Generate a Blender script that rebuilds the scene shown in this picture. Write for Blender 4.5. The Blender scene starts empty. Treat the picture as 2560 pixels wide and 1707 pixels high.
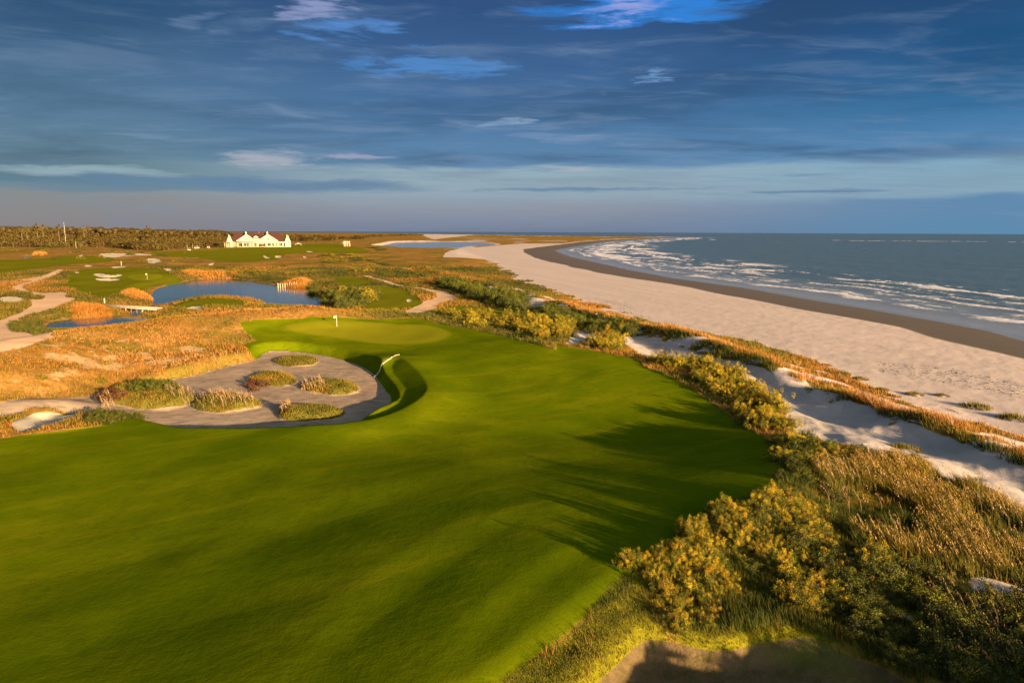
import bpy, math, random
import numpy as np
from mathutils import Vector, Matrix

rnd = random.Random(7)
rng = np.random.default_rng(11)
scene = bpy.context.scene
COL = scene.collection

# ---------------------------------------------------------------- camera
CAM_Z = 25.0
PITCH = math.radians(9.23)
ROLL = math.radians(0.2)
FPX = 1707.0                      # focal length in pixels of the 2560 px wide photograph
cam_data = bpy.data.cameras.new("camera")
cam_data.sensor_width = 36.0
cam_data.lens = 36.0 * FPX / 2560.0
cam_data.clip_start = 0.5
cam_data.clip_end = 40000.0
cam = bpy.data.objects.new("camera", cam_data)
COL.objects.link(cam)
cF = np.array([0, math.cos(PITCH), -math.sin(PITCH)])
cU0 = np.array([0, math.sin(PITCH), math.cos(PITCH)])
cR0 = np.array([1.0, 0, 0])
cR = cR0 * math.cos(ROLL) + cU0 * math.sin(ROLL)
cU = cU0 * math.cos(ROLL) - cR0 * math.sin(ROLL)
cam.matrix_world = Matrix(((cR[0], cU[0], -cF[0], 0), (cR[1], cU[1], -cF[1], 0), (cR[2], cU[2], -cF[2], CAM_Z), (0, 0, 0, 1)))
scene.camera = cam

# ---------------------------------------------------------------- sun, sky, exposure
SUN_EL = math.radians(10.0)
SUN_AZ = math.radians(180 - 42)   # clockwise from +Y: behind the camera, to the right
EXPO = 1.75
sun_dir = np.array([math.sin(SUN_AZ) * math.cos(SUN_EL), math.cos(SUN_AZ) * math.cos(SUN_EL), math.sin(SUN_EL)])
sd = bpy.data.lights.new("sun", 'SUN')
sd.energy = 5.0
sd.angle = math.radians(0.55)
sd.color = (1.0, 0.70, 0.40)
so = bpy.data.objects.new("sun", sd)
COL.objects.link(so)
so.rotation_euler = Vector(sun_dir).to_track_quat('Z', 'Y').to_euler()
so.location = (60, -80, 60)

scene.view_settings.view_transform = 'Standard'
scene.view_settings.look = 'None'
scene.view_settings.gamma = 1.0
scene.view_settings.use_curve_mapping = False
scene.view_settings.exposure = EXPO


def lin(c):
    return tuple(((v / 255.0) / 12.92 if v / 255.0 <= 0.04045 else ((v / 255.0 + 0.055) / 1.055) ** 2.4) for v in c)


class NT:
    """small helper for writing node trees"""
    def __init__(s, tree):
        s.t = tree
        s.t.nodes.clear()

    def n(s, kind, **kw):
        nd = s.t.nodes.new(kind)
        for k, v in kw.items():
            setattr(nd, k, v)
        return nd

    def put(s, sock, v):
        if hasattr(v, 'is_output') or isinstance(v, bpy.types.NodeSocket):
            s.t.links.new(v, sock)
        elif isinstance(v, (tuple, list)) and len(v) == 3 and sock.type == 'RGBA':
            sock.default_value = (*v, 1)
        else:
            sock.default_value = v

    def m(s, op, a, b=None, c=None, clamp=False):
        nd = s.n('ShaderNodeMath', operation=op)
        nd.use_clamp = clamp
        s.put(nd.inputs[0], a)
        if b is not None: s.put(nd.inputs[1], b)
        if c is not None: s.put(nd.inputs[2], c)
        return nd.outputs[0]

    def mix(s, f, a, b, blend='MIX'):
        nd = s.n('ShaderNodeMix', data_type='RGBA', blend_type=blend)
        s.put(nd.inputs[0], f); s.put(nd.inputs[6], a); s.put(nd.inputs[7], b)
        return nd.outputs[2]

    def smooth(s, x, lo, hi, a=0.0, b=1.0):
        nd = s.n('ShaderNodeMapRange', interpolation_type='SMOOTHSTEP')
        for i, v in enumerate((x, lo, hi, a, b)):
            s.put(nd.inputs[i], v)
        return nd.outputs[0]

    def noise(s, vec, scale, detail=3.0, rough=0.55, dist=0.0):
        nd = s.n('ShaderNodeTexNoise')
        s.put(nd.inputs['Vector'], vec)
        nd.inputs['Scale'].default_value = scale
        nd.inputs['Detail'].default_value = detail
        nd.inputs['Roughness'].default_value = rough
        nd.inputs['Distortion'].default_value = dist
        return nd.outputs['Fac']

    def scale(s, vec, v, loc=(0, 0, 0)):
        nd = s.n('ShaderNodeMapping')
        s.put(nd.inputs[0], vec)
        nd.inputs['Location'].default_value = loc
        nd.inputs['Scale'].default_value = v
        return nd.outputs[0]

    def ramp(s, f, stops, interp='LINEAR'):
        nd = s.n('ShaderNodeValToRGB')
        nd.color_ramp.interpolation = interp
        e = nd.color_ramp.elements
        while len(e) < len(stops): e.new(0.5)
        for el, (p, c) in zip(e, stops):
            el.position = p
            el.color = (*c, 1)
        s.put(nd.inputs[0], f)
        return nd.outputs[0]

    def attr(s, name):
        nd = s.n('ShaderNodeAttribute', attribute_name=name)
        return nd

    def sep(s, col):
        nd = s.n('ShaderNodeSeparateColor')
        s.put(nd.inputs[0], col)
        return nd.outputs

    def bump(s, h, strength, dist=1.0):
        nd = s.n('ShaderNodeBump')
        nd.inputs['Strength'].default_value = strength
        nd.inputs['Distance'].default_value = dist
        s.put(nd.inputs['Height'], h)
        return nd.outputs[0]


def build_world():
    w = bpy.data.worlds.new("World")
    scene.world = w
    w.use_nodes = True
    T = NT(w.node_tree)
    out = T.n('ShaderNodeOutputWorld')
    bg = T.n('ShaderNodeBackground')
    STR = 0.1
    bg.inputs[1].default_value = STR
    T.t.links.new(bg.outputs[0], out.inputs[0])
    sky = T.n('ShaderNodeTexSky', sky_type='NISHITA')
    sky.sun_disc = False
    sky.sun_elevation = SUN_EL
    sky.sun_rotation = SUN_AZ
    sky.altitude = 10
    sky.air_density = 1.0
    sky.dust_density = 1.2
    K = 1.0 / (STR * 2 ** EXPO)
    tc = T.n('ShaderNodeTexCoord').outputs['Generated']
    sx = T.n('ShaderNodeSeparateXYZ'); T.put(sx.inputs[0], tc)
    X, Y, Z = sx.outputs
    el = T.m('MULTIPLY', T.m('ARCSINE', Z), 57.2958)                       # degrees
    az = T.m('MULTIPLY', T.m('ARCTAN2', X, Y), 57.2958)
    # direction on a flat cloud deck: streaks flatten towards the horizon as real ones do
    zz = T.m('ADD', T.m('MAXIMUM', Z, 0.0), 0.055)
    cx = T.m('DIVIDE', X, zz); cy = T.m('DIVIDE', Y, zz)
    cv = T.n('ShaderNodeCombineXYZ'); T.put(cv.inputs[0], cx); T.put(cv.inputs[1], cy)
    P = cv.outputs[0]
    ev = T.n('ShaderNodeCombineXYZ'); T.put(ev.inputs[0], T.m('MULTIPLY', az, 0.16)); T.put(ev.inputs[1], T.m('MULTIPLY', el, 1.0))
    E = ev.outputs[0]
    n1 = T.noise(T.scale(P, (0.55, 0.8, 1), (3, 1, 0)), 1.0, 6, 0.55, 0.3)
    n2 = T.noise(T.scale(E, (0.5, 0.55, 1), (7, 2, 0)), 1.0, 6, 0.62, 0.8)
    n3 = T.noise(T.scale(P, (0.9, 2.3, 1), (0, 5, 0)), 1.6, 7, 0.6, 0.6)
    # wobble of the elevation used for band edges
    elw = T.m('ADD', el, T.m('MULTIPLY', T.m('SUBTRACT', n2, 0.5), 1.5))
    t = T.m('DIVIDE', elw, 30.0, clamp=True)
    def L(*c): return lin(c)
    left = T.ramp(t, [(0.0, L(134, 130, 134)), (0.093, L(124, 130, 138)), (0.105, L(76, 114, 138)), (0.16, L(80, 114, 136)), (0.26, L(72, 110, 142)), (0.38, L(62, 98, 134)), (0.50, L(16, 66, 106)), (1.0, L(66, 80, 98))])
    mid = T.ramp(t, [(0.0, L(112, 126, 152)), (0.06, L(136, 144, 162)), (0.09, L(140, 160, 178)), (0.160, L(142, 168, 184)), (0.175, L(82, 126, 168)), (0.30, L(62, 108, 156)), (0.42, L(46, 88, 140)), (0.55, L(30, 70, 122)), (1.0, L(66, 80, 98))])
    right = T.ramp(t, [(0.0, L(88, 138, 176)), (0.075, L(84, 132, 174)), (0.09, L(128, 162, 184)), (0.16, L(126, 164, 190)), (0.19, L(78, 132, 180)), (0.28, L(38, 104, 154)), (0.42, L(10, 76, 128)), (0.55, L(12, 58, 102)), (1.0, L(60, 78, 100))])
    base = T.mix(T.smooth(az, -34.0, -6.0), left, mid)
    base = T.mix(T.smooth(az, 4.0, 36.0), base, right)
    # cloud relief: darker bellies and paler tops
    base = T.mix(T.m('MULTIPLY', T.smooth(n1, 0.44, 0.70, 0.0, 0.55), T.smooth(el, 2.5, 6.0)), base, L(18, 58, 100))
    base = T.mix(T.smooth(T.m('ADD', T.m('MULTIPLY', n3, 0.6), T.m('MULTIPLY', n2, 0.4)), 0.47, 0.66, 0.0, 0.38), base, L(112, 138, 172))
    base = T.mix(T.m('MULTIPLY', T.smooth(n2, 0.58, 0.80, 0.0, 0.35), T.smooth(el, 2.0, 5.0)), base, L(132, 156, 186))

    n4 = T.noise(T.scale(E, (1.0, 1.5, 1), (1, 9, 0)), 1.6, 8, 0.68, 1.0)
    w1 = T.noise(T.scale(E, (0.8, 0.9, 1), (5, 3, 0)), 0.9, 5, 0.6, 0.5)
    w2 = T.noise(T.scale(E, (0.8, 0.9, 1), (15, 13, 0)), 0.9, 5, 0.6, 0.5)
    azw = T.m('ADD', az, T.m('MULTIPLY', T.m('SUBTRACT', w1, 0.5), 13.0))
    elb = T.m('ADD', el, T.m('MULTIPLY', T.m('SUBTRACT', w2, 0.5), T.m('MULTIPLY', T.m('MAXIMUM', el, 0.0), 0.40)))
    def blob(a0, e0, ra, re, soft=1.0, wob=1.0):
        da = T.m('DIVIDE', T.m('SUBTRACT', azw, a0), ra)
        de = T.m('DIVIDE', T.m('SUBTRACT', elb, e0), re)
        d = T.m('ADD', T.m('MULTIPLY', da, da), T.m('MULTIPLY', de, de))
        d = T.m('ADD', d, T.m('MULTIPLY', T.m('SUBTRACT', n4, 0.5), 2.6 * wob))
        return T.smooth(d, 1.35, 0.55 - 0.9 * soft)
    def ang(dx, dy):            # picture place of a cloud -> azimuth, elevation in the sky
        x, y = dx * 1.08844 - 1280, dy * 1.08844 - 853.5
        v = cF * FPX + cR * x - cU * y
        v /= np.linalg.norm(v)
        return math.degrees(math.atan2(v[0], v[1])), math.degrees(math.asin(v[2]))
    def cloud(dx, dy, rx, ry, col, k=1.0, soft=1.0, wob=1.0):
        nonlocal base
        a0, e0 = ang(dx, dy)
        a1, _ = ang(dx + rx, dy); _, e1 = ang(dx, dy - ry)
        base = T.mix(T.m('MULTIPLY', blob(a0, e0, abs(a1 - a0), abs(e1 - e0), soft, wob), k), base, L(*col))
    cloud(1470, 12, 270, 50, (38, 128, 218), 0.95, 0.5, 0.45)
    cloud(1420, 20, 110, 28, (162, 165, 218), 0.85, 1.0, 0.8)
    cloud(800, 62, 95, 34, (84, 142, 214), 0.75, 1.0, 0.9)
    cloud(720, 10, 90, 26, (150, 160, 205), 0.75, 1.0, 0.9)
    cloud(1010, 155, 190, 18, (72, 138, 208), 0.75, 1.0, 0.9)
    cloud(430, 55, 60, 40, (110, 136, 172), 0.5, 1.0, 1.0)
    cloud(180, 130, 200, 40, (92, 116, 150), 0.45, 1.0, 1.0)
    cloud(200, 392, 210, 14, (136, 162, 176), 0.95, 0.7, 0.5)
    cloud(610, 365, 110, 22, (170, 172, 186), 0.85, 1.0, 0.9)
    cloud(850, 357, 110, 9, (164, 160, 184), 0.8, 1.0, 0.8)
    cloud(1170, 288, 45, 6, (140, 165, 195), 0.7, 1.0, 0.6)
    cloud(1310, 312, 160, 12, (124, 146, 184), 0.6, 1.0, 0.8)
    cloud(1500, 182, 40, 7, (110, 155, 205), 0.8, 1.0, 0.6)
    cloud(1290, 385, 70, 7, (170, 172, 190), 0.8, 1.0, 0.6)
    cloud(1330, 438, 300, 5, (92, 128, 160), 0.9, 0.8, 0.5)
    cloud(1880, 440, 170, 5, (84, 124, 162), 0.9, 0.8, 0.5)
    cloud(1850, 402, 90, 6, (100, 140, 170), 0.8, 0.8, 0.5)
    cloud(600, 424, 420, 18, (80, 118, 156), 0.9, 0.7, 0.5)
    cloud(200, 430, 280, 14, (86, 122, 148), 0.8, 0.7, 0.5)
    cloud(2280, 130, 220, 80, (4, 70, 118), 0.7, 1.0, 0.8)
    cloud(120, 40, 300, 62, (14, 66, 108), 0.75, 1.0, 0.7)
    cl = T.n('ShaderNodeVectorMath', operation='SCALE'); T.put(cl.inputs[0], base); cl.inputs[3].default_value = K
    # the deck breaks open overhead and towards the low sun behind the camera
    sunny = T.n('ShaderNodeVectorMath', operation='DOT_PRODUCT')
    T.put(sunny.inputs[0], tc); sunny.inputs[1].default_value = tuple(sun_dir)
    openness = T.smooth(T.m('ADD', sunny.outputs['Value'], T.m('MULTIPLY', T.m('SUBTRACT', n1, 0.5), 0.5)), -0.25, 0.75)
    cover = T.m('SUBTRACT', 0.97, T.m('MULTIPLY', openness, 0.5))
    col = T.mix(cover, sky.outputs[0], cl.outputs[0])
    T.put(bg.inputs[0], col)


build_world()

# ---------------------------------------------------------------- geometry of the place
def px_dir(x, y):
    """directions (full picture pixels) -> rays"""
    x = np.asarray(x, float) - 1280.0
    y = np.asarray(y, float) - 853.5
    return x[:, None] * cR - y[:, None] * cU + FPX * cF


def at_z(pts, z):
    p = np.asarray(pts, float)
    d = px_dir(p[:, 0], p[:, 1])
    t = (np.asarray(z) - CAM_Z) / d[:, 2]
    return np.stack([d[:, 0] * t, d[:, 1] * t], 1)


def D(*p):  return [(x * 1.08844, y * 1.08844) for x, y in p]
def crop(ox, oy, s):
    return lambda *p: [(ox + x / s, oy + y / s) for x, y in p]
C1 = crop(0, 540, 3.675); C2 = crop(500, 540, 3.675); C3 = crop(1000, 540, 3.675)
C4 = crop(1500, 540, 2.219); C5 = crop(0, 840, 3.675); C6 = crop(440, 840, 3.675)
C8 = crop(1300, 780, 3.36); CA = crop(1860, 900, 3.36); CB = crop(1500, 1100, 2.583); CC = crop(2000, 1150, 2.814)
Z4 = crop(1200, 560, 6.533); Z8 = crop(720, 560, 4.2)


def _hash(ix, iy, seed):
    h = (ix * 374761393 + iy * 668265263 + seed * 1442695041) & 0xffffffff
    h = ((h ^ (h >> 13)) * 1274126177) & 0xffffffff
    return ((h ^ (h >> 16)) & 0xffff) / 65535.0


def vnoise(x, y, seed=0):
    x = np.asarray(x, float); y = np.asarray(y, float)
    ix = np.floor(x).astype(np.int64); iy = np.floor(y).astype(np.int64)
    fx = x - ix; fy = y - iy
    fx = fx * fx * (3 - 2 * fx); fy = fy * fy * (3 - 2 * fy)
    a = _hash(ix, iy, seed); b = _hash(ix + 1, iy, seed); c = _hash(ix, iy + 1, seed); d = _hash(ix + 1, iy + 1, seed)
    return (a + (b - a) * fx) * (1 - fy) + (c + (d - c) * fx) * fy - 0.5


def fbm(x, y, sc, oct=3, seed=0):
    r = 0; amp = 1.0; f = 1.0 / sc
    for i in range(oct):
        r = r + amp * vnoise(x * f + 13.7 * i, y * f - 7.3 * i, seed + i)
        amp *= 0.5; f *= 2.03
    return r


def sstep(a, b, x):
    t = np.clip((x - a) / (b - a), 0, 1)
    return t * t * (3 - 2 * t)


def seg_dist(x, y, pts, closed=False):
    pts = np.asarray(pts, float)
    q = np.vstack([pts, pts[:1]]) if closed else pts
    best = np.full(np.shape(x), 1e18)
    for (ax, ay), (bx, by) in zip(q[:-1], q[1:]):
        dx, dy = bx - ax, by - ay
        L2 = dx * dx + dy * dy + 1e-12
        t = np.clip(((x - ax) * dx + (y - ay) * dy) / L2, 0, 1)
        best = np.minimum(best, (x - ax - t * dx) ** 2 + (y - ay - t * dy) ** 2)
    return np.sqrt(best)


def side_of0(x, y, pts):
    """signed distance to an open line, positive on the left of its run"""
    pts = np.asarray(pts, float)
    best = np.full(np.shape(x), 1e18); sg = np.ones(np.shape(x))
    n = len(pts) - 1
    for i in range(n):
        (ax, ay), (bx, by) = pts[i], pts[i + 1]
        dx, dy = bx - ax, by - ay
        L2 = dx * dx + dy * dy + 1e-12
        t = ((x - ax) * dx + (y - ay) * dy) / L2
        if i == 0: t = np.minimum(t, 1)
        elif i == n - 1: t = np.maximum(t, 0)
        else: t = np.clip(t, 0, 1)
        if n == 1: t = ((x - ax) * dx + (y - ay) * dy) / L2
        d2 = (x - ax - t * dx) ** 2 + (y - ay - t * dy) ** 2
        cr = dx * (y - ay) - dy * (x - ax)
        m = d2 < best
        best = np.where(m, d2, best); sg = np.where(m, np.sign(cr), sg)
    return np.sqrt(best) * sg


def inside(x, y, pts):
    pts = np.asarray(pts, float)
    r = np.zeros(np.shape(x), bool)
    j = len(pts) - 1
    for i in range(len(pts)):
        xi, yi = pts[i]; xj, yj = pts[j]
        if yi != yj:
            c = ((yi > y) != (yj > y)) & (x < (xj - xi) * (y - yi) / (yj - yi) + xi)
            r ^= c
        j = i
    return r


_MEMO = {}
def memo(fn):
    def g(x, y, pts, *a):
        if np.size(x) < 100000: return fn(x, y, pts, *a)
        k = (fn.__name__, id(x), id(pts), a)
        if k not in _MEMO: _MEMO[k] = (x, fn(x, y, pts, *a))
        return _MEMO[k][1]
    return g


@memo
def sdf(x, y, pts, margin=30.0):
    """signed distance, positive inside; beyond MARGIN outside the box: -margin"""
    pts = np.asarray(pts, float)
    lo = pts.min(0) - margin; hi = pts.max(0) + margin
    out = np.full(np.shape(x), -float(margin))
    m = (x > lo[0]) & (x < hi[0]) & (y > lo[1]) & (y < hi[1])
    if m.any():
        xs, ys = x[m], y[m]
        d = seg_dist(xs, ys, pts, True)
        out[m] = np.where(inside(xs, ys, pts), d, -np.minimum(d, margin))
    return out


def rounded(pts, n=2):
    """corner cutting, so that no outline shows straight pieces"""
    p = np.asarray(pts, float)
    for _ in range(n):
        q = np.roll(p, -1, 0)
        p = np.stack([p * 0.75 + q * 0.25, p * 0.25 + q * 0.75], 1).reshape(-1, 2)
    return p

side_of = memo(side_of0)
# land against sea
shore_px = [(2560, 853), (2469, 828), (2356, 806), (2176, 774), (2040, 752), (1860, 720), (1680, 695), (1567, 674), (1475, 653), (1430, 643), (1404, 635), (1387, 626), (1430, 618), (1470, 612), (1500, 606), (1560, 601), (1640, 597), (1700, 594.5)]
far_px = [(1620, 592.3), (1400, 591), (1200, 587.5), (1080, 586), (1000, 584.5), (860, 583)]
sw = at_z(shore_px, 0.25)
fw = at_z(far_px, 0.25)
d0 = sw[0] - sw[2]; d0 /= np.linalg.norm(d0)
LAND = np.vstack([[[-9000, -4000]], [sw[0] + d0 * 4000 + np.array([-200, 0])], [sw[0] + d0 * 300], sw, fw, [[-9000, 6500]]])
# edge between beach and dune grass (running away from the camera)
veg = at_z(D((2352, 1015), (2200, 940), (2000, 884), (1850, 818), (1700, 777), (1560, 750), (1450, 728), (1380, 700), (1270, 665), (1190, 640), (1140, 605), (1085, 582)), 1.8)
d1 = veg[0] - veg[1]; d1 /= np.linalg.norm(d1)
VEG = np.vstack([[veg[0] + d1 * 400], veg, [veg[-1] + np.array([-60, 400])]])
# crest of the foredune
cr = at_z(D((2352, 1045), (2200, 985), (2050, 935), (1900, 876), (1750, 818), (1600, 776), (1480, 745), (1350, 712), (1230, 680)), 4.6)
d2 = cr[0] - cr[1]; d2 /= np.linalg.norm(d2)
CREST = np.vstack([[cr[0] + d2 * 60], cr])
# hummock left of the waste bunker
LDUNE = at_z(D((-420, 905), (-200, 850), (0, 800), (170, 766), (400, 736), (560, 722), (690, 716)), 6.4)
# bank in the foreground, from behind the camera to the thicket
CREASE = [(D((1080, 1285), (960, 1370), (820, 1480)), 0.75, 2.2), (D((1290, 1380), (1200, 1450), (1120, 1530)), 0.45, 1.2), (D((1250, 1060), (1000, 1120), (600, 1235)), 0.40, 3.0), (D((300, 1260), (100, 1290), (-100, 1330)), 0.6, 3.0), (D((560, 1400), (300, 1440), (0, 1520)), 0.5, 3.0), (D((1700, 900), (1450, 960), (1200, 965)), 0.3, 3.5)]
CREASE = [(at_z(p_, 3.6), a_ * 0.26, w_) for p_, a_, w_ in CREASE]
SUNV = np.array([math.sin(SUN_AZ), math.cos(SUN_AZ)]); PERP = np.array([-SUNV[1], SUNV[0]])
BANK = at_z(D((1150, 1568), (1300, 1440), (1430, 1340), (1560, 1300), (1720, 1210), (1850, 1080)), 5.0)
db = BANK[0] - BANK[1]; db /= np.linalg.norm(db)
BANK = np.vstack([[BANK[0] + db * 60 ], BANK])
BMOUND = at_z(C5((440, 600)), 3.5)[0] + np.array([-0.5, 2.0])
CLUB = at_z([(646, 616.5)], 6.0)[0]


def H0(x, y):
    s = sdf(x, y, LAND, 400.0)
    z = np.where(s < 0, 0.25 + s * 0.03, 0.25 + 1.35 * (1 - np.exp(-np.maximum(s, 0) / 22.0)))
    z = np.maximum(z, -5)
    b = side_of(x, y, VEG)
    inl = sstep(-4, 24, b) * sstep(2, 20, s)
    far = sstep(280, 900, np.hypot(x, y))
    z = z + 1.45 * inl
    z += inl * (0.55 * fbm(x, y, 46, 2, 3) * (1 - 0.3 * far) + 0.22 * fbm(x, y, 15, 2, 5))
    z += (1 - inl) * sstep(4, 20, s) * 0.03 * fbm(x, y, 9, 2, 8) * (0.3 + 1.4 * np.clip(0.5 + fbm(x, y, 60, 2, 9), 0, 1))
    z += 1.3 * np.exp(-(((x - BMOUND[0]) / 5.5) ** 2 + ((y - BMOUND[1]) / 3.2) ** 2))
    # foredune
    dc = side_of(x, y, CREST)
    hh = 1.3 + 1.7 * fbm(x, y, 12, 3, 21)
    z += np.where(s > 0, hh * np.where(dc > 0, np.exp(-(dc / 3.6) ** 2), np.exp(-(dc / 7.5) ** 2)), 0) * sstep(520, 200, y)
    # hummock
    dl = seg_dist(x, y, LDUNE)
    z += 3.7 * np.exp(-(dl / 13.0) ** 2) * (1 + 0.25 * fbm(x, y, 18, 2, 31)) + 0.35 * np.exp(-(dl / 20.0) ** 2) * fbm(x, y, 5, 2, 33)
    # foreground bank: steep on the bunker side, gentle towards the fairway
    q = side_of(x, y, BANK)
    fade = sstep(85, 50, y)
    z += 3.4 * np.where(q > 0, np.exp(-(q / 26.0) ** 1.3), 0.72 * np.exp(-(q / 26.0) ** 2) + 0.28 * np.exp(-(q / 3.2) ** 2)) * fade
    # falls in the fairway that turn away from the low sun
    for cl_, a_, w_ in CREASE:
        c_ = side_of(x, y, cl_)
        d_ = seg_dist(x, y, cl_)
        along = np.exp(-(np.maximum(d_ - np.abs(c_), 0) / 3.0) ** 2) * sstep(26, 6, d_)
        z -= a_ * along * np.where(c_ > -w_ , sstep(-w_, w_, c_) * np.exp(-np.maximum(c_ - w_, 0) / 9.0), 0)
    # added dune, out of view to the right, shaped to shade the near bunker
    pp_ = x * PERP[0] + y * PERP[1]; qq_ = -(x * SUNV[0] + y * SUNV[1])
    z += (5.7 - 0.08 * (pp_ - 28)) * sstep(17, 21.5, pp_) * sstep(75, 60, pp_) * np.exp(-((qq_ + 9) / 4.2) ** 2) * (1 + 0.35 * fbm(x, y, 5, 2, 58))
    # fairway swells
    z += 1.0 * np.exp(-(((x - 2) / 26) ** 2 + ((y - 118) / 22) ** 2))
    z += 0.9 * np.exp(-(((x + 30) / 30) ** 2 + ((y - 165) / 20) ** 2))
    z += (0.30 * np.sin(x * 0.075 + 0.8) * np.sin(y * 0.06 + x * 0.03) + 0.40 * fbm(x * 0.8 + y * 0.55, (y * 0.83 - x * 0.55) * 0.7, 17, 3, 55)) * inl * (1 - far)
    # far mounds
    z += 2.6 * np.exp(-(((x - CLUB[0]) / 120) ** 2 + ((y - CLUB[1]) / 110) ** 2))
    z += sstep(200, 330, y) * sstep(900, 500, y) * inl * 1.5 * np.maximum(fbm(x, y, 60, 3, 41), -0.1)
    return z


_tA = np.radians(np.arange(-62, 62.01, 0.25))
_tR = 14.0 * 1.011 ** np.arange(560)
_tz = H0(*[v.ravel() for v in (np.sin(_tA)[:, None] * _tR[None], np.cos(_tA)[:, None] * _tR[None])]).reshape(len(_tA), len(_tR))


def raycast(pts, dz=0.0):
    """picture points -> places on the ground"""
    p = np.asarray(pts, float)
    d = px_dir(p[:, 0], p[:, 1])
    h = np.hypot(d[:, 0], d[:, 1])
    a = np.clip((np.arctan2(d[:, 0], d[:, 1]) - _tA[0]) / (_tA[1] - _tA[0]), 0, len(_tA) - 1.001)
    ia = a.astype(int); fa = (a - ia)[:, None]
    zc = _tz[ia] * (1 - fa) + _tz[ia + 1] * fa + np.broadcast_to(np.asarray(dz, float), h.shape)[:, None]
    gap = CAM_Z + (d[:, 2] / h)[:, None] * _tR[None] - zc
    k = np.argmax(gap < 0, axis=1); k = np.where((gap < 0).any(1), k, len(_tR) - 1); k = np.maximum(k, 1)
    ar = np.arange(len(h))
    g0, g1 = gap[ar, k - 1], gap[ar, k]
    f = np.clip(g0 / (g0 - g1 + 1e-9), 0, 1)
    r = _tR[k - 1] + f * (_tR[k] - _tR[k - 1])
    return np.stack([d[:, 0] / h * r, d[:, 1] / h * r], 1)

# ---- outlines of the ground's parts
POLY = {}
def poly(name, pts, z=None, dz=0.0, n=2):
    w = at_z(pts, z) if z is not None else raycast(pts, dz)
    POLY.setdefault(name, []).append(rounded(w, n))
    return w

fair_px = D((-900, 1160), (0, 1005), (180, 986), (330, 958), (400, 962), (430, 972), (560, 976), (640, 980), (720, 986), (790, 988), (840, 972), (885, 950), (903, 925), (888, 890), (852, 850), (800, 826), (740, 812), (665, 800), (612, 803), (600, 790), (575, 770), (555, 750), (548, 738), (600, 733), (700, 731), (850, 734), (960, 728), (1010, 745), (1100, 757), (1200, 782), (1260, 800), (1310, 808), (1360, 816), (1440, 832), (1505, 850), (1575, 885), (1645, 930), (1712, 978), (1780, 1015), (1850, 1055), (1850, 1110), (1790, 1160), (1720, 1195), (1660, 1235), (1570, 1270), (1535, 1305), (1440, 1315), (1440, 1345), (1400, 1372), (1300, 1450), (1150, 1580), (900, 1900))
fw_ = raycast(fair_px)
fw_[-1] = BANK[0] + np.array([-14, -6]); fw_ = np.vstack([fw_, [[-60, -60], [-160, 20]]])
POLY['fairway'] = [rounded(fw_, 1)]
poly('green', D((640, 752), (700, 741), (850, 739), (980, 745), (1040, 762), (1020, 782), (940, 792), (860, 790), (780, 777), (700, 768)))
# waste bunker: near rim at rim height, far edge at floor height
WB = D((-160, 950), (30, 912), (130, 912), (215, 907), (250, 890), (430, 868), (520, 842), (590, 827), (606, 806), (665, 803), (740, 813), (800, 828), (850, 852), (885, 890), (901, 925), (882, 945), (830, 966), (790, 984), (720, 982), (640, 975), (540, 972), (440, 972), (400, 962), (330, 950), (230, 946), (170, 936), (130, 922), (60, 925), (-160, 970))
wbdz = np.array([-1.0, -1.2, -1.3, -1.3, -1.4, -1.5, -1.5, -1.4, -1.2, -1.2, -1.3, -1.4, -1.5, -1.5, -1.5, -1.4, -1.2, -0.6, -0.3, -0.2, -0.1, -0.1, -0.1, -0.2, -0.3, -0.4, -0.6, -0.8, -0.9])
POLY['waste'] = [rounded(raycast(WB, wbdz), 1)]
poly('steep', D((850, 850), (912, 828), (950, 855), (978, 888), (985, 915), (940, 950), (870, 978), (800, 990), (740, 985), (800, 975), (870, 950), (900, 925), (885, 890)), dz=-0.4, n=1)
isles = [(683, 832, 52, 13, .7), (628, 872, 58, 18, .9), (760, 890, 72, 20, .9), (345, 912, 118, 32, 1.1), (517, 930, 84, 21, 1.1), (711, 952, 82, 21, 1.2)]
ISLES = []
for (cx_, cy_, rx_, ry_, hz_) in isles:
    e = [(cx_ + 0.93 * rx_ * math.cos(a) * (1 + .10 * math.sin(3 * a + cx_) + .06 * math.sin(5 * a + cy_)), cy_ + 0.86 * ry_ * math.sin(a) * (1 + .12 * math.sin(2 * a + cx_ * 2))) for a in np.linspace(0, 2 * math.pi, 20, endpoint=False)]
    w = raycast(D(*e), -1.5)
    ISLES.append(w)
BUNK = []          # (outline, depth)
def bunker(pts, depth=0.8, dz=0.0):
    w = rounded(raycast(pts, dz), 1); BUNK.append((w, depth))
bunker(C5((90, 830), (190, 720), (300, 640), (430, 625), (560, 640), (700, 700), (735, 730), (600, 790), (450, 850), (250, 900), (150, 905)), 0.7, -0.4)
bunker(C1((850, 540), (900, 525), (1000, 550), (1120, 535), (1135, 545), (1020, 568), (920, 562)), 0.6)
bunker(C1((860, 575), (950, 572), (1110, 578), (1090, 590), (920, 597)), 0.6)
for p_ in [((580, 360), (620, 372), (655, 388), (620, 392), (585, 376)), ((680, 365), (750, 362), (755, 382), (700, 386)), ((945, 368), (970, 372), (988, 386), (960, 388)), ((975, 322), (1040, 324), (1035, 332), (985, 331)), ((70, 448), (130, 428), (130, 440), (100, 455)), ((350, 505), (425, 490), (400, 505)), ((1890, 765), (1940, 760), (1955, 780), (1910, 795))]:
    bunker(C2(*p_), 0.4)
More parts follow.
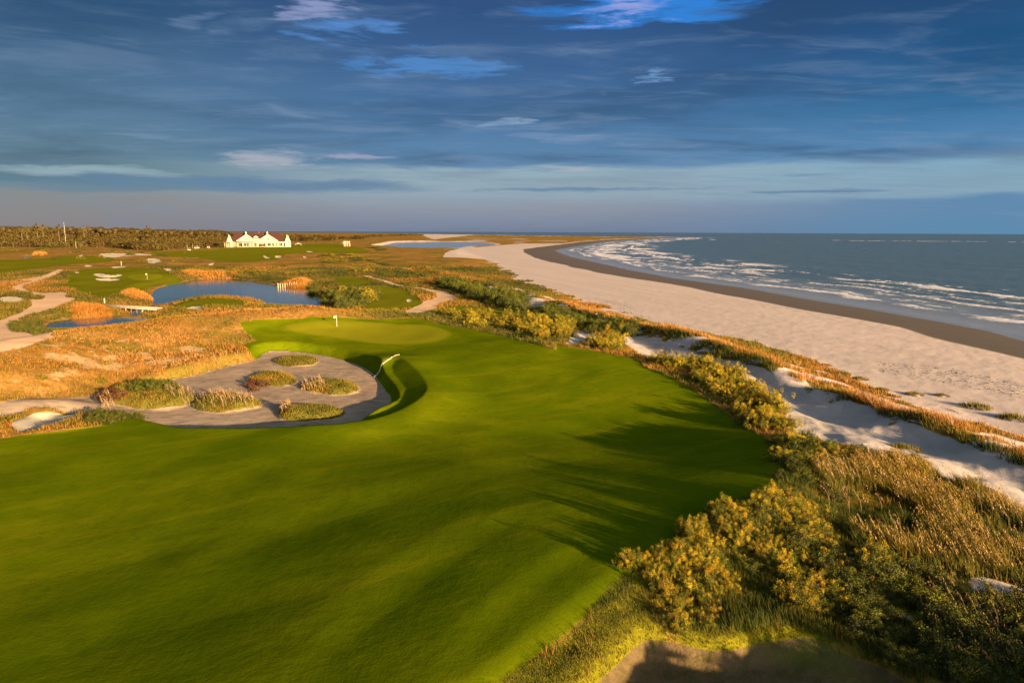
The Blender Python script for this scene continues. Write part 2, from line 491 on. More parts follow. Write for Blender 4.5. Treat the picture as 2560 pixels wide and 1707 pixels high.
for p_ in [((885, 345), (1100, 340), (1400, 352), (1390, 362), (1200, 362), (1060, 384), (980, 378)), ((1340, 390), (1450, 390), (1490, 415), (1440, 436), (1352, 432)), ((1015, 468), (1170, 458), (1150, 472), (1040, 480)), ((1495, 482), (1570, 484), (1600, 505), (1530, 505)), ((725, 365), (760, 352), (765, 360), (735, 376)), ((690, 515), (730, 514), (725, 524), (695, 524)), ((1690, 848), (1780, 828), (1868, 830), (1865, 865), (1800, 862)), ((0, 745), (120, 738), (240, 768), (190, 788), (0, 794)), ((770, 455), (850, 452), (845, 464), (790, 466))]:
    bunker(C1(*p_), 0.3)
FB = CB((-260, 1900), (0, 1568), (130, 1420), (250, 1320), (330, 1290), (480, 1310), (600, 1345), (780, 1370), (950, 1345), (1130, 1300), (1350, 1295), (1480, 1330)) + CC((150, 1300), (350, 1390), (550, 1460), (750, 1568), (900, 1760))
fbw = raycast(FB, -0.25)
FBW = rounded(np.vstack([fbw, [[18, 9], [6, 10]]]), 1)
poly('fair2', C1((600, 600), (640, 530), (800, 478), (1200, 470), (1480, 484), (1600, 540), (1690, 590), (1500, 600), (1310, 650), (1370, 695), (1200, 690), (1000, 740), (870, 758), (800, 705), (640, 670)))
poly('green2', C1((1160, 560), (1230, 535), (1400, 528), (1500, 545), (1480, 575), (1350, 592), (1220, 585)))
poly('fair2', C1((-700, 420), (0, 398), (190, 402), (450, 380), (900, 368), (1100, 395), (900, 430), (550, 450), (300, 490), (0, 530), (-700, 610)))
poly('fair2', C2((-520, 330), (-100, 322), (330, 296), (600, 288), (830, 262), (1250, 250), (1500, 300), (1600, 330), (1400, 345), (1100, 336), (780, 345), (760, 390), (600, 410), (400, 432), (200, 420), (0, 380), (-300, 372)))
poly('fair2', C2((1440, 640), (1700, 640), (1860, 660), (1960, 720), (2060, 790), (1960, 850), (1500, 862), (1500, 800), (1640, 750)))
poly('fair2', C1((1520, 815), (1700, 768), (2000, 756), (2300, 790), (2200, 830), (1900, 812), (1700, 850)))
poly('fair2', C3((330, 868), (420, 832), (620, 832), (800, 850), (1060, 880), (1090, 905), (800, 905), (400, 895)))
poly('fair2', C2((1160, 570), (1480, 553), (1640, 600), (1500, 640), (1300, 640)))
# ponds
PONDS = []
pa = C1((1385, 690), (1500, 645), (1700, 604), (1850, 577), (2100, 571), (2300, 590)) + C2((350, 580), (600, 618), (720, 642), (800, 660), (1010, 662), (1005, 700), (1100, 760), (1240, 830), (1262, 855), (1000, 845), (700, 834), (640, 825), (560, 772), (380, 752), (0, 755)) + C1((1840, 755), (1650, 775), (1500, 833), (1405, 830))
pb = C1((420, 990), (520, 962), (700, 938), (1000, 918), (1200, 915), (1400, 943), (1440, 965), (1250, 1012), (1000, 1050), (820, 1066), (600, 1057), (440, 1045))
pl = Z8((920, 236), (1050, 215), (1150, 186), (1950, 186), (2100, 202), (2200, 225), (1850, 236), (1750, 266), (1300, 268), (1100, 246))
psm = C1((205, 380), (240, 368), (290, 372), (300, 388), (255, 400), (212, 396))
pch = C1((1180, 905), (1215, 870), (1300, 845), (1400, 815), (1440, 830), (1400, 855), (1310, 880), (1250, 925))   # inlet under the bridge
for name, pts, wl in (('large_pond', pa, 1.5), ('small_pond', pb, 1.5), ('lagoon', pl, 0.7), ('distant_pool', psm, 2.2), ('pond_inlet', pch, 1.49)):
    PONDS.append((name, rounded(at_z(pts, wl), 2), wl))
# sandy paths
poly('path', C1((-300, 610), (0, 600), (330, 568), (480, 515), (540, 488), (610, 500), (400, 592), (190, 650), (225, 682), (380, 712), (500, 700), (640, 702), (590, 740), (710, 768), (600, 800), (470, 862), (300, 892), (130, 950), (62, 1010), (62, 1058), (300, 1088), (560, 1108), (300, 1170), (0, 1250), (-300, 1320), (-300, 1040), (0, 960), (180, 890), (240, 850), (320, 802), (270, 765), (420, 770), (395, 730), (150, 684), (80, 662), (130, 640), (330, 590), (0, 608), (-300, 620)), n=1)
def stroke(name, pts, w):
    p = raycast(pts)
    t = np.gradient(p, axis=0); t /= np.linalg.norm(t, axis=1)[:, None]
    nrm = np.stack([-t[:, 1], t[:, 0]], 1) * np.asarray(w)[:, None] / 2
    POLY.setdefault(name, []).append(rounded(np.vstack([p + nrm, (p - nrm)[::-1]]), 1))
stroke('path', C2((1480, 548), (1580, 560), (1700, 596), (1790, 632), (1950, 655), (2080, 672), (2200, 700), (2290, 745), (2180, 782), (2100, 815), (2040, 860), (1960, 885)), [1, 2.5, 3, 3, 3, 3.5, 5, 7, 7, 5, 7, 5])
poly('track', C8((440, 140), (700, 198), (860, 205), (960, 188), (1200, 240), (1350, 300), (1600, 370), (1760, 400)) + CA((130, 48), (300, 150), (420, 210), (600, 330), (700, 365), (870, 320), (1000, 370), (1130, 420), (1200, 540), (1350, 500), (1600, 600), (1750, 620), (1900, 720), (2100, 790), (2352, 900), (2900, 1100), (2900, 1650), (2352, 1310), (2230, 1200), (2200, 1130), (2050, 1050), (1800, 1050), (1700, 1000), (1500, 830), (1400, 810), (1200, 790), (1000, 760), (850, 700), (700, 690), (450, 640), (370, 600), (400, 520), (340, 430), (140, 240), (0, 170)) + C8((1860, 500), (1600, 450), (1400, 390), (1200, 400), (1100, 400), (1000, 350), (880, 250), (800, 215), (600, 215), (480, 270), (380, 270), (430, 215)), n=1)
poly('track', C3((1120, 745), (1200, 745), (1330, 790), (1300, 830), (1140, 835), (1115, 790)))
for sp_ in (CC((1150, 850), (1300, 840), (1576, 890), (1750, 960), (1576, 1010), (1420, 960), (1320, 1040), (1230, 1060), (1260, 950)), CC((620, 1080), (760, 1095), (960, 1095), (950, 1165), (820, 1170), (700, 1120)), CC((400, 470), (520, 480), (600, 520), (500, 540), (420, 510)), CC((500, 640), (620, 655), (640, 700), (540, 690)), CC((880, 640), (1040, 650), (1050, 720), (930, 740))):
    poly('track', sp_, n=1)
# yellow green rough between fairway and the shaded bunker, and left of the bunker
poly('fringe', CB((-1150, 1900), (-160, 1240), (60, 960), (150, 860), (330, 880), (330, 1180), (480, 1290), (350, 1300), (130, 1430), (-120, 1800)), n=1)
poly('fringe', CB((480, 1180), (900, 1120), (1400, 1230), (1550, 1330), (1130, 1310), (780, 1380), (500, 1330)), n=1)
poly('thick', CB((440, 720), (640, 570), (1020, 400), (1060, 150)) + CA((300, 660), (1450, 860), (2000, 1080), (2352, 1330)) + CC((1576, 1568), (800, 1568), (300, 1300), (0, 1240)) + CB((700, 1240), (480, 1200)))
# sandy bald patches on the hummock
SPOTS = raycast(C5((1150, 180), (1350, 220), (650, 400), (1000, 200), (300, 460), (1500, 270), (700, 200), (150, 510)) + C5((1750, 120), (500, 440), (1250, 200), (750, 380), (250, 480), (900, 260), (1450, 300), (1100, 30), (400, 60), (1900, -60)))


def bump_mask(x, y, polys, w=0.35, margin=12):
    r = np.zeros(np.shape(x))
    for p in polys:
        r = np.maximum(r, sstep(-w, w, sdf(x, y, p, margin)))
    return r


def wasteish(x, y):
    """0 on the rim, 1 on the floor of the waste bunker, with a broad bank on the east side"""
    d = sdf(x, y, POLY['waste'][0], 25)
    st = sdf(x, y, POLY['steep'][0], 25)
    fd = sdf(x, y, POLY['fairway'][0], 12)
    wide_ = sstep(-4, -8, fd) * sstep(26, 20, seg_dist(x, y, LDUNE))
    narrow = sstep(-2.2, -0.1, d) * (1 - wide_) + sstep(-8.5, 0.3, d) * wide_
    bank = np.where(st > 0, 1 - np.clip(-d / (np.maximum(-d, 0) + np.maximum(st, 0) + 1e-3), 0, 1) ** 0.85 , 0)
    bank = np.where(d >= 0, 1, bank)
    return np.maximum(narrow, bank)


def H1(x, y, full=True):
    z = H0(x, y)
    # waste bunker
    w = wasteish(x, y)
    z -= 1.45 * w
    st = sdf(x, y, POLY['steep'][0], 12)
    wdd = sdf(x, y, POLY['waste'][0], 25)
    z += 0.6 * np.exp(-((np.maximum(-st, 0) - 0.5) / 4.5) ** 2) * (1 - w) * sstep(0.0, 0.6, -wdd)
    for i, p in enumerate(ISLES):
        d = sdf(x, y, p, 4)
        z += (0.5 if i < 3 else 0.75) * sstep(-0.5, 1.6, d) * (1 + 0.8 * fbm(x, y, 2.5, 2, 64))
    for p, dep in BUNK:
        d = sdf(x, y, p, 6)
        z -= dep * sstep(-0.4, 2.2 if dep < 1 else 4.5, d)
    # shaded bunker in front
    d = sdf(x, y, FBW, 8)
    z = z - 0.75 * sstep(-0.5, 0.8, d) + 0.28 * np.exp(-((d + 0.8) / 0.9) ** 2)
    # track hollow
    for p in POLY['track']:
        d = sdf(x, y, p, 12)
        z -= 0.8 * sstep(-1.0, 5.0, d)
        z += sstep(-1.0, 2.0, d) * (0.55 * fbm(x * 0.8 + y * 0.3, (y * 0.8 - x * 0.3) * 0.5, 4.5, 3, 61) + 0.10 * fbm(x * 1.5, y, 1.4, 2, 62))
    for p in POLY['green'] + POLY['green2']:
        d = sdf(x, y, p, 6)
        z += 0.25 * sstep(-3, 4, d)
    for name, p, wl in PONDS:
        d = sdf(x, y, p, 25)
        bankh = wl + 0.12 + np.maximum(-d, 0) * 0.16
        k = sstep(16, 3, -d)
        z = np.where(d > 0, np.minimum(z, wl - 0.15 - 0.12 * np.minimum(d, 8)), z * (1 - k) + np.minimum(z, bankh) * k)
        z = np.where((d <= 0) & (d > -4), np.maximum(z, wl + 0.03 * np.minimum(-d, 4) + 0.02), z)
    return z


def classes(x, y):
    """mask of each ground cover, 0..1"""
    M = {}
    wob = 0.9 * fbm(x, y, 3.5, 2, 71)
    s = sdf(x, y, LAND, 400.0)
    b = side_of(x, y, VEG)
    r = np.hypot(x, y)
    wide = np.clip(r / 250, 0.25, 3)
    M['wet'] = sstep(13 + 0.0 * r, 8, s - wet_w(x, y)) 
    beach = sstep(2.0, -2.0, b + 2.5 * fbm(x, y, 8, 3, 72) * np.clip(r / 120, 1, 5))
    # patchy tongues of sand among the first grass
    M['beach'] = np.maximum(beach, sstep(0.12, 0.3, fbm(x, y, 7, 3, 73)) * sstep(9, 1, b) * 0.9) * (1)
    spit = (y > 560) & (x > -200)
    M['beach'] = np.where(spit, np.maximum(sstep(70, 30, s), beach * 0 + sstep(0.25, 0.4, fbm(x, y, 90, 3, 75)) * 0.6), M['beach'])
    M['beach'] = np.where((y > 560) & spit & (s < 120) & (y < 1250), 1.0, M['beach'])
    lag = sdf(x, y, PONDS[2][1], 25)
    M['beach'] = np.maximum(M['beach'], sstep(-18, -6, lag) * (y > 900))
    cs = side_of0(x, y, CREST)
    M['beach'] = np.maximum(M['beach'], sstep(11, 6, np.abs(cs)) * (y < 260) * sstep(0.05, -0.15, fbm(x, y, 4.5, 3, 236)) * 0.9)
    M['fair'] = bump_mask(x, y, POLY['fairway'], 0.4)
    M['fair'] = np.maximum(M['fair'], bump_mask(x + wob * 3, y + wob * 3, POLY['fair2'], 2.5, 14))
    M['green'] = np.maximum(bump_mask(x, y, POLY['green'], 2.6), bump_mask(x, y, POLY['green2'], 1.5))
    wd = sdf(x, y, POLY['waste'][0], 12)
    M['waste'] = sstep(-0.25, 0.25, wd + 0.35 * wob)
    isl = np.zeros(np.shape(x))
    for p in ISLES:
        isl = np.maximum(isl, sstep(-0.3, 0.3, sdf(x, y, p, 4) + 0.4 * wob))
    M['isle'] = isl
    M['waste'] = M['waste'] * (1 - isl)
    fd = sdf(x, y, POLY['fairway'][0], 12)
    M['fair'] = np.maximum(M['fair'], sstep(-3.4, -2.6, fd) * (wd > -5) * (wd < 0.3))
    M['fair'] = np.maximum(M['fair'], sstep(-0.3, 0.3, sdf(x, y, POLY['steep'][0], 6)))
    M['fair'] = np.maximum(M['fair'], sstep(-4.2, -3.2, fd) * (x > 8) * (x < 21) * (y > 46) * (y < 128))
    M['steep'] = sstep(-0.3, 0.3, sdf(x, y, POLY['steep'][0], 6)) * (wd < 0)
    bk = np.zeros(np.shape(x))
    for p, dep in BUNK:
        bk = np.maximum(bk, sstep(-0.4, 0.4, sdf(x, y, p, 6) + 0.5 * wob * wide))
    M['bunk'] = bk
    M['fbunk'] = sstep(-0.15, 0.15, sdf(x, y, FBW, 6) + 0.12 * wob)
    M['path'] = bump_mask(x + wob * 1.2, y + wob * 1.2, POLY['path'], 0.8)
    M['track'] = bump_mask(x + wob * 0.9, y + wob * 0.9, POLY['track'], 0.9)
    M['fringe'] = np.maximum(bump_mask(x, y, POLY['fringe'], 0.8), 0.62 * bump_mask(x + wob * 3, y + wob * 3, POLY['fair2'], 4, 14))
    M['fringe'] = np.maximum(M['fringe'], 0.6 * bump_mask(x, y, POLY['thick'], 0.8))
    bald = np.zeros(np.shape(x))
    for (sx_, sy_), ra in zip(SPOTS, (7, 6, 6, 5, 5, 4, 5, 5, 3, 4, 6, 5, 5, 4, 4, 3, 3, 3)):
        bald = np.maximum(bald, np.exp(-(((x - sx_) / (ra * 1.15)) ** 2 + ((y - sy_) / (ra * 0.7)) ** 2)))
    M['bald'] = np.clip(bald * (0.62 + 2.6 * fbm(x, y, 2.2, 4, 77)), 0, 1) * sstep(-3.5, -6, wd)
    return M, s, b


def wet_w(x, y):
    # width of the wet band: wider up the beach
    return 8 + 9 * sstep(120, 230, y) + 12 * sstep(300, 600, y) + 3 * fbm(x, y, 30, 2, 79)


def mesh_object(name, verts, faces, mat, parent=None, smooth=False, attrs=None, link=True):
    o = mesh_object0(name, verts, faces, mat, parent, smooth, attrs, link)
    if name in ('foliage', 'seed_heads', 'blades', 'crown', 'stem') and parent is not None: o['kind'] = 'stuff'
    return o


def mesh_object0(name, verts, faces, mat, parent=None, smooth=False, attrs=None, link=True):
    me = bpy.data.meshes.new(name)
    verts = np.asarray(verts, np.float32); faces = np.asarray(faces, np.int32)
    nv, nf, k = len(verts), len(faces), faces.shape[1]
    me.vertices.add(nv); me.vertices.foreach_set('co', verts.ravel())
    me.loops.add(nf * k); me.loops.foreach_set('vertex_index', faces.ravel())
    me.polygons.add(nf)
    me.polygons.foreach_set('loop_start', np.arange(nf, dtype=np.int32) * k)
    me.polygons.foreach_set('loop_total', np.full(nf, k, np.int32))
    if smooth: me.polygons.foreach_set('use_smooth', np.ones(nf, bool))
    me.update(calc_edges=True)
    for an, av in (attrs or {}).items():
        av = np.asarray(av, np.float32)
        if av.ndim == 1:
            a = me.attributes.new(an, 'FLOAT', 'POINT'); a.data.foreach_set('value', av)
        else:
            a = me.attributes.new(an, 'FLOAT_COLOR', 'POINT'); a.data.foreach_set('color', av.ravel())
    if mat: me.materials.append(mat)
    o = bpy.data.objects.new(name, me)
    if link: COL.objects.link(o)
    if parent: o.parent = parent
    return o


def structure(o):
    o['kind'] = 'structure'
    return o


def stuff(o, label):
    o['kind'] = 'stuff'; o['label'] = label
    return o


def tag(o, label, cat, group=None):
    o['label'] = label; o['category'] = cat
    if group: o['group'] = group
    return o


def material(name):
    m = bpy.data.materials.new(name)
    m.use_nodes = True
    T = NT(m.node_tree)
    out = T.n('ShaderNodeOutputMaterial')
    b = T.n('ShaderNodeBsdfPrincipled')
    T.t.links.new(b.outputs[0], out.inputs[0])
    return m, T, b


def plain(name, col, rough=0.8, var=0.12, scale=3.0, metal=0.0):
    m, T, b = material(name)
    P = T.n('ShaderNodeNewGeometry').outputs['Position']
    n = T.noise(P, scale, 4, 0.6)
    T.put(b.inputs['Base Color'], T.mix(T.smooth(n, 0.3, 0.7), tuple(c * (1 - var) for c in col), tuple(min(1, c * (1 + var)) for c in col)))
    b.inputs['Roughness'].default_value = rough
    b.inputs['Metallic'].default_value = metal
    b.inputs['Specular IOR Level'].default_value = 0.3
    return m


# ---------------------------------------------------------------- ground material
def ground_material():
    m, T, b = material("ground_cover")
    P = T.n('ShaderNodeNewGeometry').outputs['Position']
    a1 = T.attr('cover_a'); a2 = T.attr('cover_b'); a3 = T.attr('cover_c')
    A = T.sep(a1.outputs['Color']); B = T.sep(a2.outputs['Color']); C = T.sep(a3.outputs['Color'])
    fair, green, beach, wet = A[0], A[1], A[2], a1.outputs['Alpha']
    waste, bunk, path, track = B[0], B[1], B[2], a2.outputs['Alpha']
    fringe, steep, bald, isle = C[0], C[1], C[2], a3.outputs['Alpha']
    fb = T.attr('front_bunker').outputs['Fac']
    n_big = T.noise(P, 0.035, 4, 0.6, 0.4)
    n_mid = T.noise(P, 0.16, 5, 0.6, 0.5)
    n_fine = T.noise(P, 1.3, 5, 0.65)
    n_grain = T.noise(P, 7.0, 3, 0.6)
    # dry dune grass and scrub
    dry = T.ramp(n_mid, [(0.30, (0.17, 0.125, 0.02)), (0.45, (0.33, 0.165, 0.035)), (0.56, (0.42, 0.205, 0.05)), (0.70, (0.50, 0.29, 0.10))])
    dry = T.mix(T.smooth(n_fine, 0.40, 0.66, 0.0, 0.55), dry, (0.13, 0.09, 0.02))
    dry = T.mix(T.smooth(n_big, 0.48, 0.60, 0.0, 0.75), dry, (0.145, 0.135, 0.014))
    dry = T.mix(T.smooth(n_grain, 0.58, 0.75, 0.0, 0.5), dry, (0.44, 0.31, 0.16))
    sandc = T.ramp(n_fine, [(0.3, (0.47, 0.385, 0.315)), (0.7, (0.60, 0.50, 0.42))])
    col = T.mix(T.smooth(T.m('ADD', bald, T.m('MULTIPLY', T.m('SUBTRACT', n_fine, 0.5), 1.6)), 0.35, 0.85, 0, 0.8), dry, (0.60, 0.40, 0.19))
    grassc = T.ramp(n_mid, [(0.3, (0.100, 0.136, 0.002)), (0.5, (0.135, 0.168, 0.002)), (0.7, (0.185, 0.208, 0.003))])
    grassc = T.mix(T.smooth(n_big, 0.38, 0.62, 0, 0.5), grassc, (0.068, 0.120, 0.001))
    grassc = T.mix(T.smooth(n_fine, 0.45, 0.75, 0, 0.35), grassc, (0.066, 0.090, 0.001))
    rot = T.n('ShaderNodeVectorRotate'); rot.rotation_type = 'Z_AXIS'; T.put(rot.inputs['Vector'], P); rot.inputs['Angle'].default_value = math.radians(-34)
    strk = T.noise(T.scale(rot.outputs[0], (0.045, 0.30, 1)), 1.0, 5, 0.65, 0.8)
    grassc = T.mix(T.smooth(strk, 0.5, 0.68, 0, 0.38), grassc, (0.225, 0.215, 0.006))
    grassc = T.mix(T.smooth(n_grain, 0.45, 0.75, 0, 0.30), grassc, (0.06, 0.085, 0.002))
    greenc = T.mix(n_mid, (0.205, 0.205, 0.006), (0.240, 0.225, 0.010))
    rotb = T.n('ShaderNodeVectorRotate'); rotb.rotation_type = 'Z_AXIS'; T.put(rotb.inputs['Vector'], P); rotb.inputs['Angle'].default_value = math.radians(-110)
    def edge(mask, lo=0.4, hi=0.6, amp=0.35, n=n_fine):
        return T.smooth(T.m('ADD', mask, T.m('MULTIPLY', T.m('SUBTRACT', n, 0.5), amp)), lo, hi)
    fringec = T.mix(n_fine, (0.13, 0.135, 0.006), (0.22, 0.185, 0.012))
    wastec = T.mix(T.smooth(n_mid, 0.35, 0.65), (0.37, 0.26, 0.17), (0.46, 0.34, 0.23))
    wastec = T.mix(T.smooth(T.noise(T.scale(P, (0.5, 1.4, 1)), 1.0, 5, 0.65), 0.46, 0.70, 0, 0.6), wastec, (0.15, 0.115, 0.065))
    beachc = T.mix(T.smooth(T.noise(T.scale(rotb.outputs[0], (0.02, 0.22, 1)), 1.0, 5, 0.65), 0.35, 0.65), (0.55, 0.445, 0.375), (0.61, 0.495, 0.42))
    spk = T.noise(T.scale(P, (1.0, 1.6, 1)), 1.1, 4, 0.7)
    beachc = T.mix(T.smooth(spk, 0.60, 0.72, 0, 0.32), beachc, (0.30, 0.24, 0.19))
    beachc = T.mix(T.smooth(n_grain, 0.55, 0.75, 0, 0.25), beachc, (0.62, 0.52, 0.43))
    wetc = T.mix(n_mid, (0.115, 0.085, 0.048), (0.145, 0.110, 0.065))
    islec = T.mix(n_fine, (0.12, 0.13, 0.018), (0.24, 0.18, 0.03))
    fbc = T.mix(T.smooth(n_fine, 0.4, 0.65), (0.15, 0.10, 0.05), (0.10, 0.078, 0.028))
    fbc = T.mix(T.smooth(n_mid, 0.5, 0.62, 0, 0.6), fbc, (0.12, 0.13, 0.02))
    bunkc = T.mix(n_fine, (0.62, 0.50, 0.33), (0.70, 0.58, 0.40))
    pathc = T.mix(n_fine, (0.68, 0.42, 0.23), (0.74, 0.50, 0.30))
    trackc = T.mix(T.smooth(n_mid, 0.35, 0.65), (0.46, 0.40, 0.34), (0.56, 0.48, 0.41))
    trackc = T.mix(T.smooth(spk, 0.6, 0.72, 0, 0.3), trackc, (0.22, 0.20, 0.13))
    col = T.mix(edge(beach, 0.42, 0.58, 0.3), col, beachc)
    col = T.mix(T.smooth(wet, 0.15, 0.75), col, wetc)
    col = T.mix(edge(fair, 0.35, 0.65, 0.3), col, grassc)
    col = T.mix(edge(fringe, 0.2, 0.8, 0.5), col, fringec)
    col = T.mix(edge(path, 0.42, 0.6, 0.4), col, pathc)
    col = T.mix(edge(track, 0.42, 0.62, 0.6), col, trackc)
    col = T.mix(T.smooth(green, 0.2, 0.8), col, greenc)
    col = T.mix(edge(waste, 0.42, 0.58, 0.2), col, wastec)
    col = T.mix(edge(isle, 0.42, 0.58, 0.2), col, islec)
    col = T.mix(edge(bunk, 0.42, 0.6, 0.4), col, bunkc)
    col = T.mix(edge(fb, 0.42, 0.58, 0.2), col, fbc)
    T.put(b.inputs['Base Color'], col)
    T.put(b.inputs['Roughness'], T.smooth(wet, 0.2, 1.0, 0.95, 0.55))
    T.put(b.inputs['Specular IOR Level'], T.m('MULTIPLY', wet, 0.22))
    # relief: rough where scrub and sand, fine on mown grass, none on wet sand
    h = T.m('ADD', T.m('MULTIPLY', n_fine, 0.6), T.m('MULTIPLY', n_grain, 0.18))
    amp = T.m('SUBTRACT', 1.0, T.m('MULTIPLY', T.m('MAXIMUM', fair, T.m('MAXIMUM', green, wet)), 0.84), clamp=True)
    amp = T.m('MULTIPLY', amp, T.m('SUBTRACT', 1.0, T.m('MULTIPLY', T.m('MAXIMUM', beach, T.m('MAXIMUM', T.m('MAXIMUM', waste, bunk), T.m('MAXIMUM', track, path))), 0.72)))
    T.put(b.inputs['Normal'], T.bump(T.m('MULTIPLY', h, amp), 0.8, 0.35))
    return m


MAT_GROUND = ground_material()


def polar_grid(dense_half, step, coarse, radii):
    a = np.arange(-dense_half, dense_half + 1e-6, step)
    rest = np.linspace(dense_half, 360 - dense_half, int((360 - 2 * dense_half) / coarse))[1:-1]
    ang = np.radians(np.concatenate([a, rest]))
    return ang, radii


def radii_list(r0, rn, near, base, power=1.2):
    r = [r0]
    while r[-1] < rn:
        c = r[-1]
        s = near if c < 26 else base * (c / 40.0) ** power
        r.append(c + s)
    return np.array(r)


GRID = {}
def build_ground():
    ang, R = polar_grid(43.5, 0.11, 3.0, radii_list(3.0, 7000.0, 1.0, 0.22))
    na, nr = len(ang), len(R)
    AA, RR = np.meshgrid(ang, R)              # rows: radius
    x = (RR * np.sin(AA)).ravel(); y = (RR * np.cos(AA)).ravel()
    z = H1(x, y)
    M, s, b = classes(x, y)
    r = np.hypot(x, y)
    # small natural relief
    soft = np.maximum.reduce([M['fair'], M['green'], M['wet']])
    z = z + (1 - soft) * sstep(600, 100, r) * (0.22 * fbm(x, y, 3.2, 3, 91) * (1 - np.maximum.reduce([M['beach'], M['bunk'], M['waste'], M['track'], M['path']])) + 0.07 * fbm(x, y, 1.8, 2, 95) * (s > 12))
    z = np.where(s < -150, np.minimum(z, -4), z)
    GRID.update(ang=ang, R=R, z=z.reshape(nr, na), s=s.reshape(nr, na), b=b.reshape(nr, na), **{k: v.reshape(nr, na) for k, v in M.items()})
    i = np.arange(nr - 1)[:, None]; j = np.arange(na)[None, :]
    jn = (j + 1) % na
    v00 = i * na + j; v01 = i * na + jn; v10 = (i + 1) * na + j; v11 = (i + 1) * na + jn
    F = np.stack([v00, v10, v11, v01], -1).reshape(-1, 4)[:, ::-1]
    z4 = z[F]
    F = F[z4.max(1) > -2.2]
    ca = np.stack([M['fair'], M['green'], M['beach'], M['wet']], 1)
    cb = np.stack([M['waste'], M['bunk'], M['path'], M['track']], 1)
    cc = np.stack([M['fringe'], M['steep'], M['bald'], M['isle']], 1)
    fb = M['fbunk']
    V = np.stack([x, y, z], 1)
    # one object for each kind of ground
    pond = np.zeros(len(x), bool)
    for name, p, wl in PONDS: pond |= sdf(x, y, p, 3) > 0
    kind = np.full(len(x), 0)
    order = [('beach', M['beach']), ('wet_sand', M['wet']), ('fairway', M['fair']), ('sand_path', M['path']), ('sand_track', M['track']),
             ('putting_green', M['green']), ('waste_bunker', M['waste']), ('bunker_mound', M['isle']), ('bunker', M['bunk']), ('front_bunker', fb), ('pond_bed', pond * 1.0)]
    for k, (nm, mk) in enumerate(order, 1):
        kind = np.where(mk > 0.5, k, kind)
    fk = kind[F[:, 0]]
    for k, nm in enumerate(['ground'] + [o[0] for o in order]):
        f = F[fk == k]
        if not len(f): continue
        used, inv = np.unique(f.ravel(), return_inverse=True)
        if nm == 'front_bunker': nm = 'shaded_bunker'
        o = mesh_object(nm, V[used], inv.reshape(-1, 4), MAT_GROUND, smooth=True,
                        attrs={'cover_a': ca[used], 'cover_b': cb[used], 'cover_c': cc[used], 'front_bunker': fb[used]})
        structure(o)
    return


build_ground()


ND = int(np.sum(np.diff(GRID['ang']) < math.radians(0.2))) + 1      # columns of the dense part


def at(x, y, what='z'):
    """height (or a mask) of the finished ground, for places in front of the camera"""
    a = np.arctan2(x, y); r = np.hypot(x, y)
    fi = np.interp(r, GRID['R'], np.arange(len(GRID['R'])))
    fj = np.clip((a - GRID['ang'][0]) / math.radians(0.11), 0, ND - 1.001)
    i = np.minimum(fi.astype(int), len(GRID['R']) - 2); j = fj.astype(int)
    u = fi - i; v = fj - j
    G = GRID[what]
    return (G[i, j] * (1 - v) + G[i, j + 1] * v) * (1 - u) + (G[i + 1, j] * (1 - v) + G[i + 1, j + 1] * v) * u


# ---------------------------------------------------------------- water
def water_material(name, deep, rough, bumpk, foam=False, spec=0.5):
    m, T, b = material(name)
    P = T.n('ShaderNodeNewGeometry').outputs['Position']
    n1 = T.noise(T.scale(P, (0.25, 0.7, 1)), 1.0, 4, 0.6, 0.5)
    n2 = T.noise(P, 2.2, 3, 0.6)
    col = deep
    if foam:
        fa = T.attr('foam').outputs['Fac']; sh = T.attr('shallow').outputs['Fac']
        nf = T.noise(T.scale(P, (0.9, 0.9, 1)), 0.9, 6, 0.7)
        nf2 = T.noise(P, 0.16, 3, 0.5)
        colw = T.mix(T.smooth(nf2, 0.3, 0.7), deep, tuple(c * 1.35 for c in deep))
        colw = T.mix(sh, colw, (0.22, 0.24, 0.26))
        f = T.smooth(T.m('ADD', fa, T.m('MULTIPLY', T.m('SUBTRACT', nf, 0.5), 1.1)), 0.48, 0.68)
        col = T.mix(f, colw, (0.72, 0.68, 0.68))
        T.put(b.inputs['Roughness'], T.smooth(f, 0, 1, rough, 0.9))
    else:
        b.inputs['Roughness'].default_value = rough
    T.put(b.inputs['Base Color'], col)
    b.inputs['IOR'].default_value = 1.33
    b.inputs['Specular IOR Level'].default_value = spec
    h = T.m('ADD', T.m('MULTIPLY', n1, 0.7), T.m('MULTIPLY', n2, 0.25))
    T.put(b.inputs['Normal'], T.bump(h, bumpk, 0.5))
    return m


